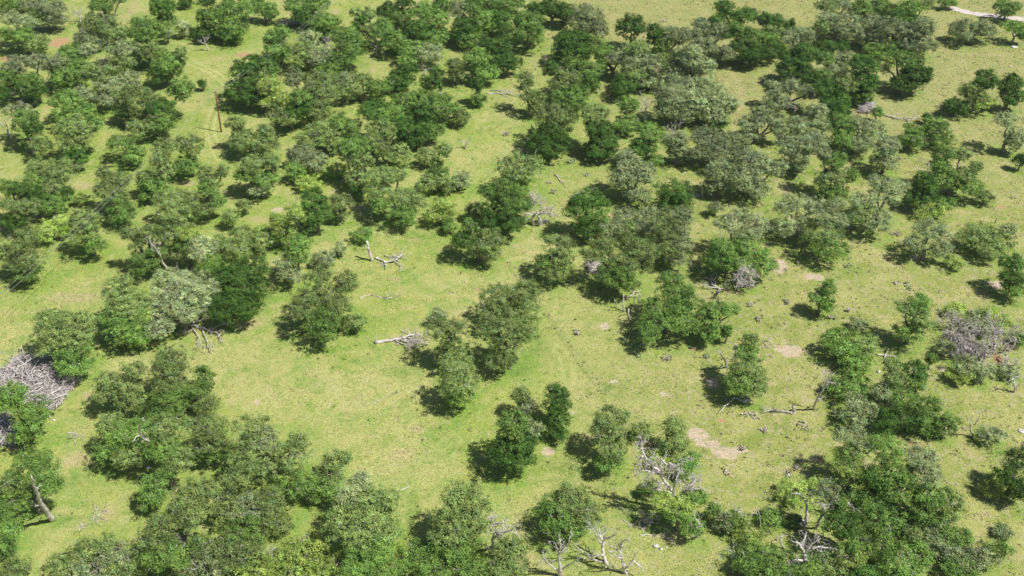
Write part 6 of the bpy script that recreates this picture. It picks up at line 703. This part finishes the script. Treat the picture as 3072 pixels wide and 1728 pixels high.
# ---------------------------------------------------------------- oaks
LEAF = {'K': (.108, .210, .042), 'G': (.210, .345, .080), 'O': (.265, .360, .115), 'S': (.335, .405, .190), 'Y': (.40, .53, .13), 'P': (.37, .44, .21)}
DENS = {'K': 1.15, 'G': 1.0, 'O': .95, 'S': .85, 'Y': .7, 'P': .8}
TWG = {'K': .4, 'G': 1.0, 'O': 1.7, 'S': 3.0, 'Y': 2.0, 'P': 3.2, 'X': 8}
def lobes_of(b):
    x, y, z, rx, ry, rz = b[:6]; n = int(np.clip(4+rx*1.6, 4, 10)); L_ = []
    R_ = min(rx, ry, rz*1.2); rx, ry = rx*1.12, ry*1.12
    for i in range(n*2+2):
        d = rng.normal(0, 1, 3); d /= np.linalg.norm(d)
        if i % 2: k = rng.uniform(.5, .75); r = rng.uniform(.32, .5)*R_
        else: k = rng.uniform(.78, 1.02); r = rng.uniform(.16, .32)*R_; d[2] = d[2] if d[2] > -.3 else -d[2]*.5
        L_.append(np.array([x+d[0]*rx*k, y+d[1]*ry*k, max(z+d[2]*rz*k, r*.6), r*1.2, r*1.2, r*.85]))
    L_.append(np.array([x, y, z, rx*.66, ry*.66, rz*.70]))
    return L_
def foliage(acc, lobes, col, dens, far):
    col = np.array(col); LB = np.array(lobes); C = []; NR = []; LT = []
    for k, lb in enumerate(LB):
        r = lb[3:6]; area = 4*math.pi*((r[0]*r[1])**1.6/3+(r[0]*r[2])**1.6/3+(r[1]*r[2])**1.6/3)**(1/1.6)
        n = max(6, int(area*1.65*dens)); d = rng.normal(0, 1, (n, 3)); d /= np.linalg.norm(d, axis=1)[:, None]
        d = d[(d[:, 2] > -.3) | (rng.random(n) < .4)]
        p = lb[:3]+d*r*rng.uniform(.72, 1.08, (len(d), 1)); lt = rng.uniform(.75, 1.3)
        C.append(p); NR.append(d); LT.append(np.full(len(p), lt))
    big = LB[-1]; nw = int(10+big[3]*big[4]*4.5*dens); d = rng.normal(0, 1, (nw, 3)); d[:, 2] = np.abs(d[:, 2])-.25; d /= np.linalg.norm(d, axis=1)[:, None]
    C.append(big[:3]+d*big[3:6]*rng.uniform(1.25, 1.65, (nw, 1))); NR.append(d); LT.append(rng.uniform(.9, 1.3, nw))
    C = np.concatenate(C); NR = np.concatenate(NR); LT = np.concatenate(LT)
    # drop clumps buried deep inside another lobe
    q = ((C[:, None]-LB[None, :, :3])/LB[None, :, 3:6]); dd = np.sqrt((q**2).sum(-1)).min(1)
    ok = (dd > .66) & (C[:, 2] > .1); C, NR, LT = C[ok], NR[ok], LT[ok]; n = len(C)
    if n == 0: return
    per = 27 if far else 34; size = .19 if far else .155
    cr = rng.uniform(.2, .55, n)
    P = np.repeat(C, per, 0)+rng.normal(0, 1, (n*per, 3))*np.repeat(cr, per)[:, None]*[.62, .62, .42]
    P[:, 2] = np.maximum(P[:, 2], .08)
    N_ = np.repeat(NR, per, 0)*.9+[0, 0, .22]+rng.normal(0, .42, (n*per, 3)); N_ /= np.linalg.norm(N_, axis=1)[:, None]
    T = np.cross(N_, rng.normal(0, 1, (n*per, 3))); T /= np.linalg.norm(T, axis=1)[:, None]+1e-9; B = np.cross(N_, T)
    s_ = (size*rng.uniform(.6, 1.3, n*per))[:, None]
    v = np.stack([P-T*s_*.55-B*s_*.4, P+T*s_*.55-B*s_*.4, P+B*s_*.85+T*s_*rng.uniform(-.4, .4, (n*per, 1))], 1).reshape(-1, 3)
    cl = col[None]*np.repeat(rng.uniform(.78, 1.25, n)*LT, per)[:, None]*rng.uniform(.8, 1.2, (n*per, 1))
    hue = np.repeat(rng.normal(0, .055, n), per)[:, None]; cl = cl*np.hstack([1+hue*1.3, 1+hue*.2, 1-hue])
    acc.add(v, np.arange(3*n*per), np.repeat(cl, 3, 0))
def twigs(acc, lobes, n):
    for i in range(n):
        lb = lobes[rng.integers(len(lobes))]; d = rng.normal(0, 1, 3); d[2] = abs(d[2])*.8; d /= np.linalg.norm(d)
        p = lb[:3]+d*lb[3:6]*.55; spray(acc, p, d+rng.normal(0, .3, 3), rng.uniform(.6, 1.2)*max(lb[3], .6)*.8, .04, 1, rmin=.02)
GRP = {'oak': 'live oaks scattered over the pasture', 'shrub': 'low shrubs between the oaks', 'dead': 'leafless dead trees among the oaks'}
for x, y, noun, label, bs in TREES:
    bl = []
    for b in bs.split(';'):
        q = b.split(); bl.append((*map(float, q[:6]), q[6]))
    gz = ground_z(x, y); nm = {'oak': 'oak_tree', 'shrub': 'shrub', 'dead': 'dead_tree'}[noun]
    t = thing(nm, (x, y, gz), label, {'oak': 'tree', 'shrub': 'shrub', 'dead': 'dead tree'}[noun], GRP[noun])
    far = y > 190; crown = Acc(); tw = Acc(); tr = Acc(); alll = []
    top = max(b[2]+b[5] for b in bl); W_ = max(b[0]+b[3] for b in bl)-min(b[0]-b[3] for b in bl)
    r0 = .09+.022*W_+.008*top
    fork = np.array([rng.normal(0, .2), rng.normal(0, .2), min(b[2] for b in bl)*.55+.25])
    tube(tr, wiggle(np.array([0, 0, -.3]), fork, 4, .06), np.linspace(r0*1.35, r0, 4), 7)
    for b in bl:
        lob = lobes_of(b); alll += [(l_, b[6]) for l_ in lob]
        if b[6] != 'X': foliage(crown, lob, LEAF[b[6]], DENS[b[6]], far)
        c = np.array(b[:3]); tube(tr, wiggle(fork, c, 5, .18), np.linspace(r0*.75, r0*.35, 5), 5)
        for l_ in lob[1:12:2]:
            tube(tr, wiggle(c, l_[:3]+[0, 0, l_[5]*.2], 4, .12), np.linspace(r0*.36, .04, 4), 4)
        nt_ = int(TWG[b[6]]*(2+b[3]*b[5]*(.55 if far else .8)))
        twigs(tw, lob, nt_)
    if crown.v: link('crown' if noun != 'shrub' else 'foliage', crown.mesh('crown', M_leaf), t)
    link('trunk' if noun != 'shrub' else 'stem', tr.mesh('trunk', M_bark if noun != 'dead' else M_twig, True), t)
    if tw.v: link('twigs', tw.mesh('twigs', M_twig), t)['kind'] = 'stuff'

# ---------------------------------------------------------------- dead and fallen trees
for nm, x, y, mode, r0, tw, label, pls in DEAD:
    gz = ground_z(x, y)
    cat = {'dead_tree': 'dead tree', 'fallen_tree': 'fallen tree', 'stump': 'stump', 'branch': 'branch'}[nm]
    t = thing(nm, (x, y, gz), label, cat, {'dead_tree': 'leafless dead trees among the oaks', 'fallen_tree': 'fallen trees and limbs on the grass', 'branch': 'loose branches on the grass'}.get(nm))
    tk = Acc()
    for k, pl in enumerate(pls):
        br = Acc() if k else tk; p = np.array(pl, float)
        if mode == 'up' and k == 0: p[0, 2] = -.2
        n = len(p); P = p
        q = []
        for a_, b_ in zip(P[:-1], P[1:]):
            s_ = np.linalg.norm(b_-a_); w_ = wiggle(a_, b_, 4, min(.05*s_, .09)); q += list(w_[:-1])
        q.append(P[-1]); q = np.array(q); ra = r0*(1 if k == 0 else .5)
        thick = nm == 'stump' or tw == 0
        rr = np.linspace(ra, ra*.75 if thick else max(ra*.22, .03), len(q))
        if k == 0: rr[0] *= 1.2
        tube(tk if k == 0 else br, q, rr, 8 if k == 0 else 6)
        if tw > 0:
            Ln = np.linalg.norm(np.diff(q, axis=0), axis=1).sum(); m = int(tw*(1.1*Ln+1.5))
            for _ in range(m):
                j = rng.integers(max(1, int(len(q)*(.42 if k == 0 else .2))), len(q)); d = q[min(j+1, len(q)-1)]-q[j-1]; d /= np.linalg.norm(d)+1e-9
                d = d*.8+rng.normal(0, .65, 3)
                if mode == 'flat': d[2] = abs(d[2])*.35
                spray(br, q[j], d, rng.uniform(.5, 1.5)*(1.0 if tw > .3 else .5), max(rr[j]*.4, .03), 1 if tw < 1.5 else 2, up=.1 if mode == 'up' else -.1, rmin=.022)
        if k == len(pls)-1 or k: 
            if k: link('branch' if nm != 'branch' else 'twig', br.mesh('branch', M_dead, True), t)
    link('trunk' if nm != 'branch' else 'stem', tk.mesh('trunk', M_dead, True), t)

# ---------------------------------------------------------------- brush piles
def inpoly(px, py, poly):
    c = np.zeros(len(px), bool); n = len(poly); jn = n-1
    for i_ in range(n):
        xi, yi = poly[i_]; xj, yj = poly[jn]
        c ^= ((yi > py) != (yj > py)) & (px < (xj-xi)*(py-yi)/(yj-yi+1e-12)+xi); jn = i_
    return c
for label, poly, h, n in PILE:
    n = int(n*3.6); h *= 1.35
    P = np.array(poly); c = P.mean(0); x0, y0 = P.min(0); x1, y1 = P.max(0); Q = P-c
    px = rng.uniform(x0, x1, n*4); py = rng.uniform(y0, y1, n*4); ok = inpoly(px, py, poly); px, py = px[ok][:n], py[ok][:n]
    seg = np.array([np.linalg.norm(P-np.array([a_, b_]), axis=1).min() for a_, b_ in zip(px, py)])
    ed = np.clip(seg/(.45*min(x1-x0, y1-y0)+.3), .08, 1)**.6
    dry = 'dark' in label; t = thing('brush_pile', (c[0], c[1], ground_z(*c)), label, 'brush pile', 'piles of cut brush')
    ac = Acc(); ts = Acc()
    for a_, b_, e in zip(px-c[0], py-c[1], ed):
        big = rng.random() < .035; Ln = rng.uniform(1.6, 4.2) if big else rng.uniform(.4, 1.6); r = rng.uniform(.05, .11) if big else rng.uniform(.018, .045)
        th = rng.uniform(0, 6.28); d = np.array([math.cos(th), math.sin(th), rng.normal(0, .25)])*Ln/2
        z = h*e*rng.uniform(.45, 1.05) if not big else h*e; m_ = np.array([a_, b_, z]); p0, p1 = m_-d, m_+d
        p0[2] = max(p0[2], .05); p1[2] = max(p1[2], .05)
        b0 = rng.uniform(.3, .85) if not big else rng.uniform(.5, .72)
        if dry: b0 *= .6
        cc = np.array([1, .92, .87])*b0
        tube(ac, wiggle(p0, p1, 4, .06*Ln), np.linspace(r, r*.5, 4), 4, cc)
    # debris heap underneath
    K_ = len(Q); rings = [(.97, .0), (.75, .3), (.45, .5), (0.02, .6)]; v = []
    for s_, zz in rings:
        for q in Q: v.append((q[0]*s_+rng.normal(0, .1), q[1]*s_+rng.normal(0, .1), h*zz*rng.uniform(.8, 1.1)))
    f = []
    for r_ in range(3):
        for i_ in range(K_):
            a_, b_ = r_*K_+i_, r_*K_+(i_+1) % K_; f += [(a_, b_, b_+K_), (a_, b_+K_, a_+K_)]
    ts.add(v, f)
    link('debris', ts.mesh('debris', bpy.data.materials.get('brush_debris') or simple('brush_debris', 5, (.10, .08, .07), (.34, .28, .25), .95, .8)), t)
    b = link('sticks', ac.mesh('sticks', M_stick), t); b['kind'] = 'stuff'

# ---------------------------------------------------------------- prickly pears, rocks, posts
ic = [(0, 0, 1), (.9, 0, .45), (.28, .85, .45), (-.72, .53, .45), (-.72, -.53, .45), (.28, -.85, .45), (.72, .53, -.45), (-.28, .85, -.45), (-.9, 0, -.45), (-.28, -.85, -.45), (.72, -.53, -.45), (0, 0, -1)]
icf = [(0, 1, 2), (0, 2, 3), (0, 3, 4), (0, 4, 5), (0, 5, 1), (1, 6, 2), (2, 7, 3), (3, 8, 4), (4, 9, 5), (5, 10, 1), (6, 7, 2), (7, 8, 3), (8, 9, 4), (9, 10, 5), (10, 6, 1), (11, 7, 6), (11, 8, 7), (11, 9, 8), (11, 10, 9), (11, 6, 10)]
ic = np.array(ic, float)
for x, y, rx, ry, label in CACT:
    acc = Acc(); n = int(np.clip(rx*ry*24, 46, 500)); green = 'green' in label; pale = ('pale' in label or 'faint' in label or 'faded' in label or 'dry' in label or 'whitish' in label)
    k = rng.normal(0, .27, (max(3, n//5), 2))
    for i_ in range(n):
        q = k[rng.integers(len(k))]+rng.normal(0, .2, 2); px, py = np.clip(q, -1.1, 1.1)*[rx, ry]
        th = rng.uniform(0, 3.14); a_ = rng.uniform(.09, .18); til = rng.normal(0, .5)
        v = ic*[a_, .045, a_*1.25]; c_, s_ = math.cos(til), math.sin(til); v = np.stack([v[:, 0], v[:, 1]*c_-v[:, 2]*s_, v[:, 1]*s_+v[:, 2]*c_], 1)
        c_, s_ = math.cos(th), math.sin(th); v = np.stack([v[:, 0]*c_-v[:, 1]*s_, v[:, 0]*s_+v[:, 1]*c_, v[:, 2]], 1)
        z = rng.uniform(.12, .5) if not pale else rng.uniform(.08, .3)
        col_ = np.array((.27, .33, .18) if green else (.42, .38, .31))*rng.uniform(.6, 1.5)
        if pale: col_ = col_*1.25
        acc.add(v+[px, py, z], icf, col_)
    thing('prickly_pear', (x, y, ground_z(x, y)), label, 'cactus', 'prickly pear clumps in the grass', acc.mesh('prickly_pear', M_cact))
for x, y, r, label in ROCK:
    acc = Acc(); r = max(r, .13); sx, sy, sz = rng.uniform(.8, 1.2), rng.uniform(.7, 1.1), rng.uniform(.4, .65)
    if 'flat' in label: sz = .2
    v = []; f = []
    n1, n2 = 5, 9
    for i_ in range(n1+1):
        for j_ in range(n2):
            ph = math.pi*i_/n1; q = 6.283*j_/n2; k = 1+rng.uniform(-.16, .16)
            v.append((r*sx*math.sin(ph)*math.cos(q)*k, r*sy*math.sin(ph)*math.sin(q)*k, r*sz*math.cos(ph)*k+r*sz*.5))
    for i_ in range(n1):
        for j_ in range(n2):
            a_ = i_*n2+j_; b_ = i_*n2+(j_+1) % n2; f += [(a_, a_+n2, b_+n2), (a_, b_+n2, b_)]
    acc.add(v, f); thing('rock', (x, y, ground_z(x, y)), label, 'rock', 'pale rocks lying on the pasture', acc.mesh('rock', M_rock))
for x, y, h, label in POST:
    acc = Acc(); tube(acc, wiggle(np.array([0, 0, -.3]), np.array([rng.normal(0, .05), 0, min(h, 1.7)]), 4, .015), [.09, .085, .085, .08], 8)
    thing('fence_post', (x, y, ground_z(x, y)), label, 'fence post', 'single fence posts', acc.mesh('fence_post', M_pole))

# wire fence
for p in FENCE:
    p = np.array(p); t = thing('wire_fence', (p[0][0], p[0][1], 0), 'thin sagging wire fence with metal posts running diagonally through the meadow, photo centre', 'fence')
    o0 = p[0]; c = []
    for a_, b_ in zip(p[:-1], p[1:]):
        m = max(1, int(np.linalg.norm(b_-a_)/4.2)); c += [a_+(b_-a_)*i_/m for i_ in range(m)]
    c.append(p[-1]); c = np.array(c); tops = []
    for q in c:
        z = ground_z(*q); l_ = rng.normal(0, .04, 2); a_ = Acc()
        tube(a_, [(q[0]-o0[0], q[1]-o0[1], z-.2), (q[0]-o0[0]+l_[0]*.5, q[1]-o0[1]+l_[1]*.5, z+.7), (q[0]-o0[0]+l_[0], q[1]-o0[1]+l_[1], z+1.35)], [.04, .038, .035], 6)
        link('post', a_.mesh('post', M_bark), t); tops.append((q[0]-o0[0]+l_[0], q[1]-o0[1]+l_[1], z))
    for zz in (.35, .65, .95, 1.25):
        a_ = Acc(); pts = []
        for u, w_ in zip(tops[:-1], tops[1:]):
            u, w_ = np.array(u), np.array(w_); pts += [u+[0, 0, zz], (u+w_)/2+[0, 0, zz-.05]]
        pts.append(np.array(tops[-1])+[0, 0, zz]); tube(a_, pts, [.008]*len(pts), 4); link('wire', a_.mesh('wire', M_wire), t)

# utility pole and its lines
PB = np.array(POLE_B); PT = np.array(POLE_T)
t = thing('utility_pole', (*PB, ground_z(*PB)), 'tall brown wooden utility pole standing alone in the grassy clearing, upper left', 'utility pole')
a_ = Acc(); tube(a_, [np.array([0, 0, -.5]), PT*.33, PT*.66, PT], [.19, .17, .15, .125], 12); link('shaft', a_.mesh('shaft', M_pole, True), t)
M_ins = simple('porcelain', 4, (.6, .6, .6), (.75, .75, .75), .3)
a_ = Acc(); tube(a_, [PT+[-.55, .2, -.35], PT+[.55, -.2, -.35]], [.06, .06], 6); link('crossarm', a_.mesh('crossarm', M_pole), t)
for s_ in (-.5, 0, .5):
    a_ = Acc(); b0 = PT+[s_, -s_*.36, -.3 if s_ else 0]; tube(a_, [b0, b0+[0, 0, .08], b0+[0, 0, .16], b0+[0, 0, .24]], [.03, .09, .06, .08], 8); link('insulator', a_.mesh('insulator', M_ins, True), t)
T0 = np.array([*PB, ground_z(*PB)])+PT
for k, s_ in enumerate((-.5, .5)):
    for E_, side in ((np.array(WIRE_A), 'lower left'), (np.array(WIRE_B), 'upper right')):
        p0 = T0+[s_, -s_*.36, -.06]; off = np.array([s_, -s_*.36, 0]); p1 = E_+off; q = np.linspace(0, 1, 24)[:, None]
        pts = p0*(1-q)+p1*q; pts[:, 2] -= (4*q*(1-q)*1.6)[:, 0]; a_ = Acc(); tube(a_, pts-p0, [.026]*24, 5)
        thing('power_line', tuple(p0), f'thin grey power line from the wooden pole toward the {side} corner, {"left" if k == 0 else "right"} strand', 'power line', 'power lines at the wooden pole', a_.mesh('power_line', M_wire))
print('objects', len(bpy.data.objects))


# thin summer air
m = bpy.data.materials.new('air'); m.use_nodes = True; n = m.node_tree.nodes; n.remove(n['Principled BSDF'])
v = n.new('ShaderNodeVolumePrincipled'); v.inputs['Color'].default_value = (.80, .88, 1, 1); v.inputs['Density'].default_value = .0001; v.inputs['Anisotropy'].default_value = .2
m.node_tree.links.new(v.outputs[0], n['Material Output'].inputs['Volume'])
a_ = Acc(); c = np.array([(x, y, z) for x in (-2600, 2600) for y in (-1600, 3600) for z in (-2, 125)], float)
a_.add(c, [(0, 1, 3), (0, 3, 2), (4, 6, 7), (4, 7, 5), (0, 4, 5), (0, 5, 1), (2, 3, 7), (2, 7, 6), (0, 2, 6), (0, 6, 4), (1, 5, 7), (1, 7, 3)])
h = link('haze', a_.mesh('haze', m)); h['kind'] = 'stuff'; h['label'] = 'thin bluish summer haze'; h['category'] = 'haze'
